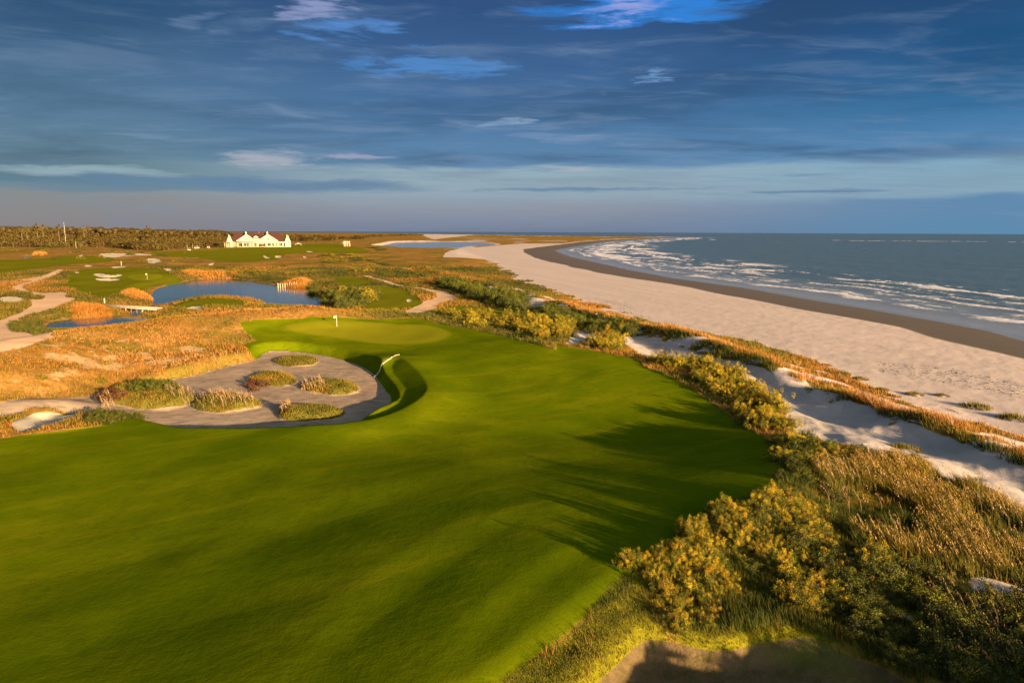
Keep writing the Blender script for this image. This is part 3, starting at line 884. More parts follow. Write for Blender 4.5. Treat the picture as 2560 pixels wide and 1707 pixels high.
def build_sea():
    ang = np.radians(np.concatenate([np.arange(-25, 44, 0.13), np.arange(44, 150, 2.5)]))
    R = radii_list(60.0, 10000.0, 1.0, 0.40, 1.12)
    AA, RR = np.meshgrid(ang, R)
    na, nr = len(ang), len(R)
    x = (RR * np.sin(AA)).ravel(); y = (RR * np.cos(AA)).ravel()
    s = sdf(x, y, LAND, 2500.0)
    u = -s
    r = np.hypot(x, y)
    # distance along the shore, roughly
    t = y + 0.35 * x
    wob = 9 * fbm(x, y, 70, 2, 101) + 3.5 * fbm(x, y, 18, 2, 102)
    foam = np.zeros_like(x); z = np.zeros_like(x)
    lines = [(4, 1.0, 0.35), (22, 2.4, 0.95), (29, 1.6, 0.68), (38, 1.5, 0.62), (50, 2.0, 0.75), (61, 1.6, 0.62), (72, 1.9, 0.7), (88, 2.8, 0.95), (97, 1.8, 0.78), (110, 1.6, 0.65), (130, 1.6, 0.4)]
    for i, (u0, w, k) in enumerate(lines):
        big = k >= 0.9
        gaps = (0.45 + 0.55 * sstep(-0.35, 0.05, fbm(t + i * 977, u * 0.4, 24, 4, 110 + i))) if big else sstep(-0.25, 0.05, fbm(t + i * 977, u * 0.5, 20, 3, 110 + i))
        sway = wob * (0.4 + 0.6 * min(1, u0 / 40)) + 5.0 * fbm(t, u * 0.1 + i * 50, 26, 3, 150 + i) * min(1, u0 / 25)
        c = u - (u0 + sway)
        ww = 0.88 * w * (0.6 + 1.5 * np.clip(0.5 + fbm(t, u * 0, 15, 3, 170 + i), 0, 1))
        prof = np.where(c < 0, np.exp(-np.abs(c / (ww * 2.6)) ** 1.3), np.exp(-(c / (ww * 0.5)) ** 2))
        foam = np.maximum(foam, prof * k * gaps)
        z += 0.5 * k * gaps * np.where(c < 0, np.exp(-(c / 4.0) ** 2), np.exp(-(c / 1.3) ** 2))
    inner = sstep(115, 80, u) * sstep(14, 30, u)
    foam = np.maximum(foam, inner * sstep(-0.05, 0.42, fbm(t * 0.30, u, 7, 5, 131)) * 0.62)
    # the far bay, full of small breakers
    bay = sstep(330, 520, y) * sstep(190, 90, u) * sstep(15, 40, u)
    foam = np.maximum(foam, bay * sstep(-0.25, 0.25, fbm(x * 0.5, y * 0.28, 12, 4, 133)) * 0.80)
    # bars far out
    for (r0, a0, a1, k) in ((2150, 24, 40, 0.75), (2080, 13.5, 14.6, 0.9), (2080, 15.6, 16.6, 0.9), (1500, 4, 13, 0.5), (3200, -6, 6, 0.5), (2500, 5, 9, 0.45)):
        ad = np.degrees(np.arctan2(x, y))
        g = sstep(a0 - 0.8, a0 + 0.3, ad) * sstep(a1 + 0.8, a1 - 0.3, ad)
        foam = np.maximum(foam, k * g * np.exp(-((r - r0 - 120 * fbm(ad, ad * 0, 3, 2, 7)) / 55) ** 2) * sstep(-0.35, 0.1, fbm(ad * 5, r * 0.003, 1.2, 3, 137)))
    swell = sstep(40, 160, u)
    z += swell * 0.16 * np.sin(u * 0.11 + 3 * fbm(x, y, 60, 2, 140)) * (0.6 + fbm(x, y, 90, 2, 141)) + 0.20 * sstep(10, 60, u) * fbm(x, y, 9, 3, 142)
    z = z * sstep(9000, 3000, r) + 0.25 - 0.2 * sstep(-2, 14, u)
    shallow = sstep(75, 6, u)
    i = np.arange(nr - 1)[:, None]; j = np.arange(na - 1)[None, :]
    v00 = i * na + j
    F = np.stack([v00, v00 + 1, v00 + na + 1, v00 + na], -1).reshape(-1, 4)
    F = F[(u[F].max(1) > -9)]
    used, inv = np.unique(F.ravel(), return_inverse=True)
    V = np.stack([x, y, z], 1)[used]
    m = water_material("sea_water", (0.062, 0.095, 0.100), 0.30, 0.55, foam=True)
    structure(mesh_object('sea', V, inv.reshape(-1, 4), m, smooth=True, attrs={'foam': foam[used], 'shallow': shallow[used]}))


build_sea()
MAT_POND = water_material("pond_water", (0.022, 0.035, 0.045), 0.10, 0.04)
for name, p, wl in PONDS:
    bm_v = [(*q, wl) for q in p]
    me = bpy.data.meshes.new(name)
    # widen by a metre so that the sheet runs under the bank
    c = p.mean(0)
    t = np.roll(p, -1, 0) - np.roll(p, 1, 0); nrm = np.stack([t[:, 1], -t[:, 0]], 1)
    nrm /= np.linalg.norm(nrm, axis=1)[:, None] + 1e-9
    area = np.sum(p[:, 0] * np.roll(p[:, 1], -1) - np.roll(p[:, 0], -1) * p[:, 1])
    q = p + nrm * (0.5 if area > 0 else -0.5) * (1 if 'inlet' not in name else 0)
    me.from_pydata([(a, b_, wl) for a, b_ in q], [], [list(range(len(q)))])
    me.materials.append(MAT_POND)
    o = bpy.data.objects.new(name, me); COL.objects.link(o); structure(o)


# ---------------------------------------------------------------- materials of plants and things
def leaf_material(name, dark, light, rough=0.7, transl=0.0):
    m, T, b = material(name)
    t = T.attr('tint').outputs['Fac']
    oi = T.n('ShaderNodeObjectInfo').outputs['Random']
    c = T.mix(t, dark, light)
    hs = T.n('ShaderNodeHueSaturation')
    T.put(hs.inputs['Value'], T.m('ADD', 0.82, T.m('MULTIPLY', oi, 0.36)))
    T.put(hs.inputs['Hue'], T.m('ADD', 0.488, T.m('MULTIPLY', oi, 0.024)))
    T.put(hs.inputs['Color'], c)
    T.put(b.inputs['Base Color'], hs.outputs[0])
    b.inputs['Roughness'].default_value = rough
    b.inputs['Specular IOR Level'].default_value = 0.2
    return m


def blade_material(name):
    m, T, b = material(name)
    c = T.attr('hue').outputs['Color']
    T.put(b.inputs['Base Color'], c)
    b.inputs['Roughness'].default_value = 0.75
    b.inputs['Specular IOR Level'].default_value = 0.15
    return m


M_GREEN = leaf_material("green_leaves", (0.026, 0.042, 0.003), (0.190, 0.180, 0.009))
M_DARK = leaf_material("dark_leaves", (0.020, 0.032, 0.005), (0.090, 0.092, 0.012))
M_GOLD = leaf_material("golden_tips", (0.22, 0.165, 0.007), (0.56, 0.345, 0.016))
M_RED = leaf_material("russet_leaves", (0.05, 0.022, 0.010), (0.14, 0.055, 0.018))
M_OAK = leaf_material("woodland_leaves", (0.030, 0.026, 0.005), (0.125, 0.082, 0.012))
M_PALM = leaf_material("palm_leaves", (0.05, 0.06, 0.012), (0.13, 0.13, 0.03))
M_BARK = plain("bark", (0.16, 0.11, 0.07), 0.9, 0.3, 6)
M_BLADE = blade_material("grass_blades")


def leaf_cloud(n_clump, per, rx, ry, h, leaf, seed, lob=0.25, base=0.12, up=0.3, aspect=0.5, clump_r=0.26, fill=0.35):
    """many leaf sized faces gathered in clumps over an uneven crown; returns verts, faces, tint, clump of each leaf"""
    g = np.random.default_rng(seed)
    a = g.uniform(0, 2 * np.pi, n_clump); ct = g.uniform(-0.15, 1, n_clump)
    st = np.sqrt(1 - np.clip(ct, -1, 1) ** 2)
    lobn = 1 + lob * (np.sin(a * 3 + seed) * 0.6 + np.sin(a * 5 + ct * 4 + seed * 2) * 0.5 + g.normal(0, 0.35, n_clump))
    rad = np.where(g.random(n_clump) < fill, g.uniform(0.35, 0.8, n_clump), g.uniform(0.86, 1.05, n_clump)) * lobn
    C = np.stack([rx * rad * st * np.cos(a), ry * rad * st * np.sin(a), base * h + (h * (1 - base)) * np.clip(rad * ct, 0, 1.25)], 1)
    ctint = g.random(n_clump)
    N = n_clump * per
    ci = np.repeat(np.arange(n_clump), per)
    off = g.normal(0, 1, (N, 3)); off /= np.linalg.norm(off, axis=1)[:, None]
    off *= (g.random(N) ** 0.5)[:, None] * clump_r * np.array([rx, ry, h]) * g.uniform(0.7, 1.25, n_clump)[ci][:, None]
    P = C[ci] + off
    P[:, 2] = np.maximum(P[:, 2], 0.02 * h)
    out = P - np.array([0, 0, h * 0.35]); out /= np.linalg.norm(out, axis=1)[:, None] + 1e-6
    nrm = out * 0.6 + g.normal(0, 0.75, (N, 3)) + np.array([0, 0, up]); nrm /= np.linalg.norm(nrm, axis=1)[:, None]
    t = np.cross(nrm, g.normal(0, 1, (N, 3))); t /= np.linalg.norm(t, axis=1)[:, None]
    bt = np.cross(nrm, t)
    L = leaf * g.uniform(0.6, 1.4, N)
    L = L[:, None]; W = L * aspect
    V = np.stack([P - t * L * 0.5, P - bt * W * 0.5 + t * L * 0.05, P + t * L * 0.5, P + bt * W * 0.5 + t * L * 0.05], 1).reshape(-1, 3)
    F = np.arange(N * 4).reshape(-1, 4)
    tint = np.clip(0.25 + 0.5 * ctint[ci] + g.normal(0, 0.22, N), 0, 1)
    return V, F, np.repeat(tint, 4), ci, P, C


def tube(p0, p1, r0, r1, n=6):
    p0 = np.array(p0, float); p1 = np.array(p1, float)
    d = p1 - p0; d /= np.linalg.norm(d) + 1e-9
    a = np.cross(d, [0.3, 0.9, 0.2]); a /= np.linalg.norm(a); b = np.cross(d, a)
    an = np.linspace(0, 2 * np.pi, n, endpoint=False)
    ring = np.cos(an)[:, None] * a + np.sin(an)[:, None] * b
    V = np.vstack([p0 + ring * r0, p1 + ring * r1])
    F = [[i, (i + 1) % n, n + (i + 1) % n, n + i] for i in range(n)]
    return V, np.array(F)


def join(parts):
    Vs, Fs, o = [], [], 0
    for V, F in parts:
        Vs.append(V); Fs.append(np.asarray(F) + o); o += len(V)
    return np.vstack(Vs), np.vstack(Fs)


def empty(name, loc=(0, 0, 0), rz=0.0):
    o = bpy.data.objects.new(name, None)
    o.empty_display_size = 0.3
    o.location = loc; o.rotation_euler = (0, 0, rz)
    COL.objects.link(o)
    return o


def copy_tree(o, parent=None):
    c = o.copy(); COL.objects.link(c)
    if parent: c.parent = parent
    for ch in o.children: copy_tree(ch, c)
    return c


def stems(seed, n, rx, h, r=0.025):
    g = np.random.default_rng(seed)
    P = []
    for i in range(n):
        a = g.uniform(0, 6.28); k = g.uniform(0.2, 0.75)
        mid = (rx * k * 0.4 * math.cos(a), rx * k * 0.4 * math.sin(a), h * 0.4)
        P.append(tube((0.05 * math.cos(a), 0.05 * math.sin(a), -0.3), mid, r * 1.4, r, 5))
        P.append(tube(mid, (rx * k * math.cos(a), rx * k * math.sin(a), h * 0.85), r, r * 0.4, 5))
    return join(P)


def shrub_proto(name, seed, rx, ry, h, m_leaf, m_tip=None, n=70, per=34, leaf=0.13, tips=0.5, **kw):
    root = empty(name)
    V, F, t, ci, P, C = leaf_cloud(n, per, rx, ry, h, leaf, seed, **kw)
    if m_tip:
        g = np.random.default_rng(seed + 5)
        # the outermost leaves of some branches carry golden seed heads
        score = (P[:, 2] - C[ci][:, 2]) / h + 0.35 * (P[:, 2] / h) + 0.10 * g.normal(0, 1, len(P))
        gold_branch = g.random(len(C)) < tips
        sel = gold_branch[ci] & (score > 0.13)
        keep = ~sel
        Vf = V.reshape(-1, 4, 3); tf = t.reshape(-1, 4)
        mesh_object('foliage', Vf[keep].reshape(-1, 3), np.arange(keep.sum() * 4).reshape(-1, 4), m_leaf, root, attrs={'tint': tf[keep].ravel()})
        mesh_object('seed_heads', Vf[sel].reshape(-1, 3), np.arange(sel.sum() * 4).reshape(-1, 4), m_tip, root, attrs={'tint': np.clip(np.repeat(0.15 + 0.6 * g.random(len(C))[ci[sel]] + g.normal(0, 0.25, sel.sum()), 4), 0, 1)})
    else:
        mesh_object('foliage', V, F, m_leaf, root, attrs={'tint': t})
    SV, SF = stems(seed + 3, 6, rx, h)
    mesh_object('stem', SV, SF, M_BARK, root)
    return root


USED = {}
def place(proto, loc, rz, sc, label, cat, group):
    k = proto.name
    if k not in USED:
        USED[k] = True; o = proto
    else:
        o = copy_tree(proto)
    o.location = loc; o.rotation_euler = (0, 0, rz)
    o.scale = sc if isinstance(sc, tuple) else (sc, sc, sc)
    return tag(o, label, cat, group)


GOLD = [shrub_proto('flowering_shrub', 20 + i, 1.0, 0.9, 1.25, M_GREEN, M_GOLD, n=100, per=115, leaf=0.066, tips=0.55, clump_r=0.2, lob=0.45, aspect=0.42) for i in range(6)]
DARK = [shrub_proto('evergreen_shrub', 40 + i, 1.0, 0.95, 1.0, M_DARK, M_GREEN, n=90, per=80, leaf=0.075, tips=0.45, lob=0.4) for i in range(4)]
RED = [shrub_proto('russet_shrub', 60 + i, 1.0, 0.9, 0.9, M_RED, None, n=50, per=26, leaf=0.14) for i in range(2)]


def scatter_in(pts_px, count, mind, dz=0.0, world=None, seed=1):
    """evenly strewn places inside an outline"""
    P = raycast(pts_px, dz) if world is None else np.asarray(world)
    g = np.random.default_rng(seed)
    lo, hi = P.min(0), P.max(0)
    got = []
    for _ in range(count * 60):
        q = lo + g.random(2) * (hi - lo)
        if not inside(q[:1], q[1:], P)[0]: continue
        if all((q[0] - a) ** 2 + (q[1] - b) ** 2 > mind * mind for a, b in got):
            got.append((q[0], q[1]))
            if len(got) >= count: break
    return np.array(got)


_ORD = ['first', 'second', 'third', 'fourth', 'fifth', 'sixth', 'seventh', 'eighth', 'ninth', 'tenth', 'eleventh', 'twelfth', 'thirteenth', 'fourteenth', 'fifteenth', 'sixteenth', 'seventeenth', 'eighteenth', 'nineteenth']
_TENS = {2: ('twentieth', 'twenty'), 3: ('thirtieth', 'thirty'), 4: ('fortieth', 'forty'), 5: ('fiftieth', 'fifty'), 6: ('sixtieth', 'sixty'), 7: ('seventieth', 'seventy')}
def ordinal(n):
    if n <= 19: return _ORD[n - 1]
    t, u = divmod(n, 10)
    return _TENS[t][0] if u == 0 else _TENS[t][1] + '-' + _ORD[u - 1]


def thicket(protos, outline, count, mind, smin, smax, look, where, group, seed, flat=(0.85, 1.2), world=None):
    """the shrubs of one thicket, each told apart by its size and its place from the near end"""
    pts = scatter_in(outline, count, mind, seed=seed, world=world)
    if not len(pts): return pts
    pts = pts[np.argsort(np.hypot(pts[:, 0], pts[:, 1]))]
    pts = pts[at(pts[:, 0], pts[:, 1], 'track') < 0.5]
    zz = at(pts[:, 0], pts[:, 1])
    g = np.random.default_rng(seed + 900)
    for k, ((x, y), z) in enumerate(zip(pts, zz)):
        u = g.random() ** 1.3
        s = smin + (smax - smin) * u
        size = 'small' if u < 0.33 else ('mid-sized' if u < 0.66 else 'large')
        if k == 0: lb = f"{size} {look} shrub, nearest of all in {where}"
        elif k == len(pts) - 1: lb = f"{size} {look} shrub, farthest of all in {where}"
        else: lb = f"{size} {look} shrub, {ordinal(k + 1)} nearest in {where}"
        place(protos[g.integers(len(protos))], (x, y, z - 0.05), g.uniform(0, 6.28), (s * g.uniform(0.9, 1.2), s * g.uniform(0.9, 1.2), s * g.uniform(*flat)), lb, 'shrub', group)
    return pts


row = C8((1105, 420), (1200, 400), (1290, 345), (1360, 350), (1500, 400), (1650, 470), (1850, 490), (1890, 600), (2010, 640), (2150, 800), (2230, 900), (2260, 1010), (2120, 1010), (1850, 960), (1730, 760), (1560, 640), (1430, 540), (1250, 470))
thicket(GOLD, row, 78, 1.2, 0.75, 1.45, "golden-topped", "the hedge beside the sandy track", 'shrubs of the hedge between fairway and sandy track', 1)
thicket(GOLD, C8((520, 260), (640, 225), (800, 220), (900, 260), (960, 320), (860, 330), (700, 340), (600, 320)), 10, 1.7, 1.2, 2.0, "round golden", "the small clump by the track", 'shrubs of the small clump by the track', 2)
thicket(GOLD, C8((0, 80), (120, 60), (260, 100), (400, 130), (440, 200), (380, 225), (200, 235), (90, 190), (0, 170)), 24, 1.8, 1.2, 2.1, "yellow-green", "the thicket right of the green", 'shrubs of the thicket right of the green', 3)
thicket(GOLD, C3((400, 880), (700, 890), (1000, 900), (1250, 950), (1150, 1050), (900, 1040), (600, 1010), (430, 960)), 34, 2.2, 0.9, 1.5, "low yellow", "the bank behind the green", 'low shrubs behind the putting green', 4, (0.7, 1.0))
thicket(DARK, C3((340, 600), (430, 575), (560, 640), (760, 690), (930, 740), (1100, 770), (1120, 870), (1050, 870), (850, 830), (720, 770), (560, 700), (380, 650)), 44, 3.0, 2.0, 3.4, "dark green", "the belt by the upper path", 'dark shrubs of the belt behind the greens', 5, (0.8, 1.05))
thicket(DARK, C3((1270, 900), (1400, 840), (1560, 900), (1800, 990), (1950, 980), (2150, 1000), (2240, 1060), (2050, 1100), (1860, 1100), (1700, 1060), (1500, 1010), (1320, 960)), 38, 1.8, 1.2, 2.2, "dark green", "the foredune's landward face", 'dark shrubs on the landward face of the foredune', 6)
fg1 = CB((140, 830), (240, 800), (440, 720), (520, 620), (640, 580), (700, 700), (700, 820), (860, 960), (760, 1100), (700, 1230), (500, 1240), (400, 1130), (330, 1100), (320, 900), (200, 860))
thicket(GOLD, fg1, 46, 0.85, 0.35, 0.9, "bright yellow", "the left lobe of the near thicket", 'bright shrubs at the left of the near thicket', 7, (0.9, 1.35))
fg2 = CB((740, 490), (820, 460), (1020, 420), (1250, 430), (1330, 520), (1500, 700), (1550, 900), (1560, 1150), (1300, 1120), (1080, 880), (900, 800), (760, 620))
thicket(GOLD, fg2, 60, 0.95, 0.4, 0.95, "golden", "the near thicket's middle", 'golden shrubs in the middle of the near thicket', 8, (0.9, 1.35))
thicket(DARK, fg2, 14, 1.9, 0.7, 1.1, "dark green", "the near thicket's gaps", 'green shrubs among the golden ones', 28, (0.8, 1.1))
fg3 = CA((250, 720), (300, 650), (420, 660), (750, 710), (1000, 770), (1300, 850), (1460, 840), (1500, 940), (1200, 960), (900, 930), (650, 880), (420, 900), (290, 880))
thicket(GOLD + DARK, fg3, 40, 1.3, 0.6, 1.1, "green and yellow", "the rim below the sandy track", 'shrubs on the rim below the sand track', 9, (0.6, 0.9))
thicket(DARK, CA((300, 950), (420, 900), (900, 940), (1000, 1100), (800, 1200), (500, 1150), (330, 1180)), 14, 1.6, 0.6, 1.0, "low green", "the slope above the golden shrubs", 'low green shrubs on the slope', 29, (0.6, 0.9))
fg4 = CC((370, 740), (560, 700), (740, 790), (900, 850), (1150, 950), (1250, 1050), (1576, 1000), (1900, 1100), (1900, 1568), (900, 1568), (620, 1470), (400, 1330), (300, 1050))
thicket(DARK, fg4, 52, 1.1, 0.6, 1.2, "dark", "the shaded hollow", 'dark shrubs in the shaded hollow', 10, (0.8, 1.2))
thicket(GOLD, CC((380, 740), (480, 690), (640, 760), (700, 860), (560, 880), (400, 840)), 7, 0.8, 0.6, 0.9, "golden", "the knot above the hollow", 'small golden shrubs above the hollow', 11)
thicket(DARK, C2((1005, 680), (1050, 640), (1120, 690), (1230, 720), (1350, 770), (1510, 795), (1430, 850), (1300, 855), (1150, 770), (1050, 720)), 24, 2.4, 1.5, 2.6, "dark", "the pond's steep east bank", 'shrubs on the east bank of the large pond', 12)
thicket(GOLD + DARK, C2((1240, 690), (1330, 670), (1420, 680), (1640, 740), (1600, 780), (1480, 785), (1300, 720)), 20, 2.6, 1.1, 2.2, "brown and green", "the mound east of the pond", 'shrubs on the mound east of the pond', 13)
thicket(DARK + GOLD, C2((1100, 480), (1150, 360), (1350, 350), (1500, 370), (1750, 460), (1900, 500), (1700, 500), (1500, 520), (1300, 500)), 46, 9, 2.0, 5.0, "flat dark", "the scrub before the lagoon", 'scrub bushes in the rough before the lagoon', 14, (0.2, 0.4))
thicket(DARK, C3((-260, 560), (-100, 480), (60, 500), (250, 540), (300, 580), (200, 600), (0, 570)), 16, 6, 1.5, 3.2, "flat dark", "the rough above the upper path", 'scrub bushes above the upper sand path', 15, (0.3, 0.6))
thicket(DARK, Z8((840, 255), (900, 245), (1040, 265), (1050, 290), (960, 292)), 7, 6, 3.0, 5.0, "dark", "the lagoon's near shore", 'scrub bushes by the lagoon', 16, (0.3, 0.5))
thicket(DARK, C1((190, 250), (330, 268), (500, 280), (640, 300), (400, 320), (340, 300)), 9, 12, 4.0, 6.0, "dark", "the far-left rough below the wood", 'scrub bushes below the wood', 17, (0.3, 0.6))
thicket(DARK, C5((800, 790), (830, 730), (980, 720), (1250, 690), (1240, 740), (1010, 800)), 13, 1.0, 0.6, 1.0, "dark", "the lip between the two bunkers", 'small shrubs on the bunker lip', 18)
thicket(DARK, C5((1180, 460), (1300, 420), (1500, 400), (1600, 400), (1580, 430), (1300, 460)), 10, 1.0, 0.6, 1.0, "dark", "the largest mound's far edge", 'small shrubs behind the largest mound', 19)
thicket(RED, C5((950, 480), (1040, 450), (1150, 450), (1150, 520), (1060, 550), (950, 540)), 4, 1.1, 0.8, 1.2, "russet", "the largest bunker mound", 'russet shrubs on the largest mound', 20)
thicket(RED, C6((670, 390), (700, 350), (800, 345), (800, 390), (720, 420)), 3, 1.2, 0.8, 1.1, "russet", "the middle-left bunker mound", 'russet shrubs on the middle-left mound', 21)
thicket(DARK + GOLD, C2((-480, 470), (300, 480), (900, 460), (1050, 520), (1000, 570), (300, 545), (-200, 500)), 30, 7, 1.2, 3.4, "low olive", "the rough north of the pond", 'scrub bushes north of the large pond', 30, (0.2, 0.45))
thicket(DARK + GOLD, C1((0, 300), (700, 320), (1300, 320), (1800, 340), (1700, 440), (1200, 440), (700, 440), (0, 390)), 30, 9, 1.5, 4.5, "low olive", "the rough below the wood", 'scrub bushes in the left rough', 31, (0.2, 0.4))
thicket(GOLD, C5((0, 180), (600, 60), (1500, -40), (2200, -100), (2200, 60), (1500, 330), (900, 380), (100, 480)), 14, 2.6, 0.3, 0.7, "sparse", "the orange hummock", 'low shrubs strewn on the hummock', 32, (0.5, 0.9))


# ---------------------------------------------------------------- grass, as real blades
def blades(x, y, z, nb, h, w, lean, hues, seed, spread=0.12, two=False, upright=0.35):
    """tufts of grass: x, y, z, h, w per tuft; nb blades in each. returns V, F(tri), hue"""
    g = np.random.default_rng(seed)
    n = len(x); N = n * nb
    ti = np.repeat(np.arange(n), nb)
    a = g.uniform(0, 2 * np.pi, N); rr = g.random(N) ** 0.5
    sp = (spread if np.ndim(spread) == 0 else spread[ti])
    bx = x[ti] + np.cos(a) * rr * sp; by = y[ti] + np.sin(a) * rr * sp
    H = h[ti] * g.uniform(0.55, 1.15, N); W = w[ti] * g.uniform(0.7, 1.3, N)
    dx = np.cos(a) * upright * H * rr + lean[0] * H + g.normal(0, 0.10, N) * H
    dy = np.sin(a) * upright * H * rr + lean[1] * H + g.normal(0, 0.10, N) * H
    f = g.uniform(0, np.pi, N); cx, cy = np.cos(f) * W / 2, np.sin(f) * W / 2
    zb = z[ti] - 0.04
    B0 = np.stack([bx - cx, by - cy, zb], 1); B1 = np.stack([bx + cx, by + cy, zb], 1)
    TT = np.stack([bx + dx, by + dy, zb + H], 1)
    hue = hues[ti] * g.uniform(0.75, 1.25, (N, 1))
    if not two:
        V = np.stack([B0, B1, TT], 1).reshape(-1, 3)
        return V, np.arange(N * 3).reshape(-1, 3), np.repeat(hue, 3, 0)
    M0 = np.stack([bx + dx * 0.35 - cx * .8, by + dy * 0.35 - cy * .8, zb + H * 0.6], 1)
    M1 = np.stack([bx + dx * 0.35 + cx * .8, by + dy * 0.35 + cy * .8, zb + H * 0.6], 1)
    V = np.stack([B0, B1, M0, M1, TT], 1).reshape(-1, 3)
    o = (np.arange(N) * 5)[:, None]
    F = np.concatenate([o + [0, 1, 3], o + [0, 3, 2], o + [2, 3, 4]], 0)
    return V, F, np.repeat(hue, 5, 0)


def blade_object(name, parts, label):
    Vs, Fs, Hs, o = [], [], [], 0
    for V, F, h in parts:
        Vs.append(V); Fs.append(F + o); Hs.append(h); o += len(V)
    V = np.vstack(Vs); F = np.vstack(Fs); Hh = np.clip(np.vstack(Hs), 0, 0.8)
    Hh = np.concatenate([Hh, np.ones((len(Hh), 1))], 1)
    ob = mesh_object(name, V, F, M_BLADE, attrs={'hue': Hh})
    return stuff(ob, label)


ORANGE = np.array([0.26, 0.108, 0.013]); STRAW = np.array([0.35, 0.175, 0.045]); OLIVE = np.array([0.095, 0.085, 0.010]); GRN = np.array([0.050, 0.062, 0.007]); YEL = np.array([0.175, 0.130, 0.013]); PINK = np.array([0.44, 0.26, 0.15])


def pick(k, *cols):
    """blend along a list of colours by k in 0..1"""
    k = np.clip(k, 0, 0.9999) * (len(cols) - 1)
    i = k.astype(int); f = (k - i)[:, None]
    c = np.stack(cols)
    return c[i] * (1 - f) + c[i + 1] * f


def build_dune_grass():
    g = np.random.default_rng(77)
    n = 230000
    u = g.random(n)
    r = (u * (math.sqrt(430) - math.sqrt(27)) + math.sqrt(27)) ** 2
    a = g.uniform(-math.radians(41.5), math.radians(41.5), n)
    x = r * np.sin(a); y = r * np.cos(a)
    bare = np.zeros(n)
    for k in ('fair', 'green', 'wet', 'waste', 'bunk', 'path', 'track', 'fbunk', 'isle'):
        bare = np.maximum(bare, at(x, y, k))
    beach = at(x, y, 'beach'); bald = at(x, y, 'bald'); s = at(x, y, 's'); b = at(x, y, 'b'); fr = at(x, y, 'fringe')
    dens = (1 - sstep(0.25, 0.55, bare)) * (1 - sstep(0.3, 0.6, beach)) * (1 - 0.8 * bald) * (1 - 0.85 * fr)
    patch = 0.55 + 0.45 * sstep(-0.35, 0.2, fbm(x, y, 6, 3, 201))
    for name, p, wl in PONDS: dens = dens * (sdf(x, y, p, 3) < -0.8)
    cs = side_of0(x, y, CREST)
    strip = sstep(11, 6, np.abs(cs)) * (y < 260)
    dens = dens * (1 - strip * (1 - sstep(-0.12, 0.12, fbm(x, y, 4.5, 3, 236))))
    keep = g.random(n) < dens * patch
    x, y, r, b, s = x[keep], y[keep], r[keep], b[keep], s[keep]
    z = at(x, y)
    big = fbm(x, y, 28, 3, 203)
    near_dune = np.exp(-(side_of0(x, y, CREST) / 6.0) ** 2)
    ldn = np.exp(-(seg_dist(x, y, LDUNE) / 22) ** 2)
    k = 0.45 + 0.9 * big + 0.18 * near_dune + 0.22 * ldn + g.normal(0, 0.14, len(x)) * (1 - 0.6 * ldn)
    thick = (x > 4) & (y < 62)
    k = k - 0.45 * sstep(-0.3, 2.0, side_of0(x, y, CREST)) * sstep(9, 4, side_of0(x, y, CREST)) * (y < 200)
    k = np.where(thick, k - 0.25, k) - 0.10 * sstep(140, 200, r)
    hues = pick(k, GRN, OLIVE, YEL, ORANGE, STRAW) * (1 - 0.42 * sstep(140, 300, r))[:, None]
    h = (0.38 + 0.35 * g.random(len(x))) * (1 + 0.45 * near_dune) * (1 - 0.4 * ldn) * np.clip((r / 110) ** 0.35, 0.85, 1.5)
    w = np.maximum(0.022, r * 0.00062)
    sp = np.clip(r * 0.0022, 0.12, 0.8)
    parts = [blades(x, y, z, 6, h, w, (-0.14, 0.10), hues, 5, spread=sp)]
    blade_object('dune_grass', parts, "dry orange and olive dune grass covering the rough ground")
    # dense short turf on the lit fringe by the shaded bunker
    P = np.vstack([p for p in POLY['fringe']]); lo = np.maximum(P.min(0), [-12, 22]); hi = np.minimum(P.max(0), [40, 60])
    q = lo + g.random((26000, 2)) * (hi - lo)
    m = (at(q[:, 0], q[:, 1], 'fringe') > 0.5) & (at(q[:, 0], q[:, 1], 'fbunk') < 0.3)
    q = q[m]; zq = at(q[:, 0], q[:, 1])
    kk = 0.5 + fbm(q[:, 0], q[:, 1], 4, 3, 207) + g.normal(0, 0.1, len(q))
    ones = np.ones(len(q))
    blade_object('fringe_grass', [blades(q[:, 0], q[:, 1], zq, 4, 0.13 * ones, 0.035 * ones, (-0.2, 0.1), pick(kk, GRN, OLIVE, YEL), 9, spread=0.15)], "short yellow-green turf on the bank of the shaded bunker")


build_dune_grass()


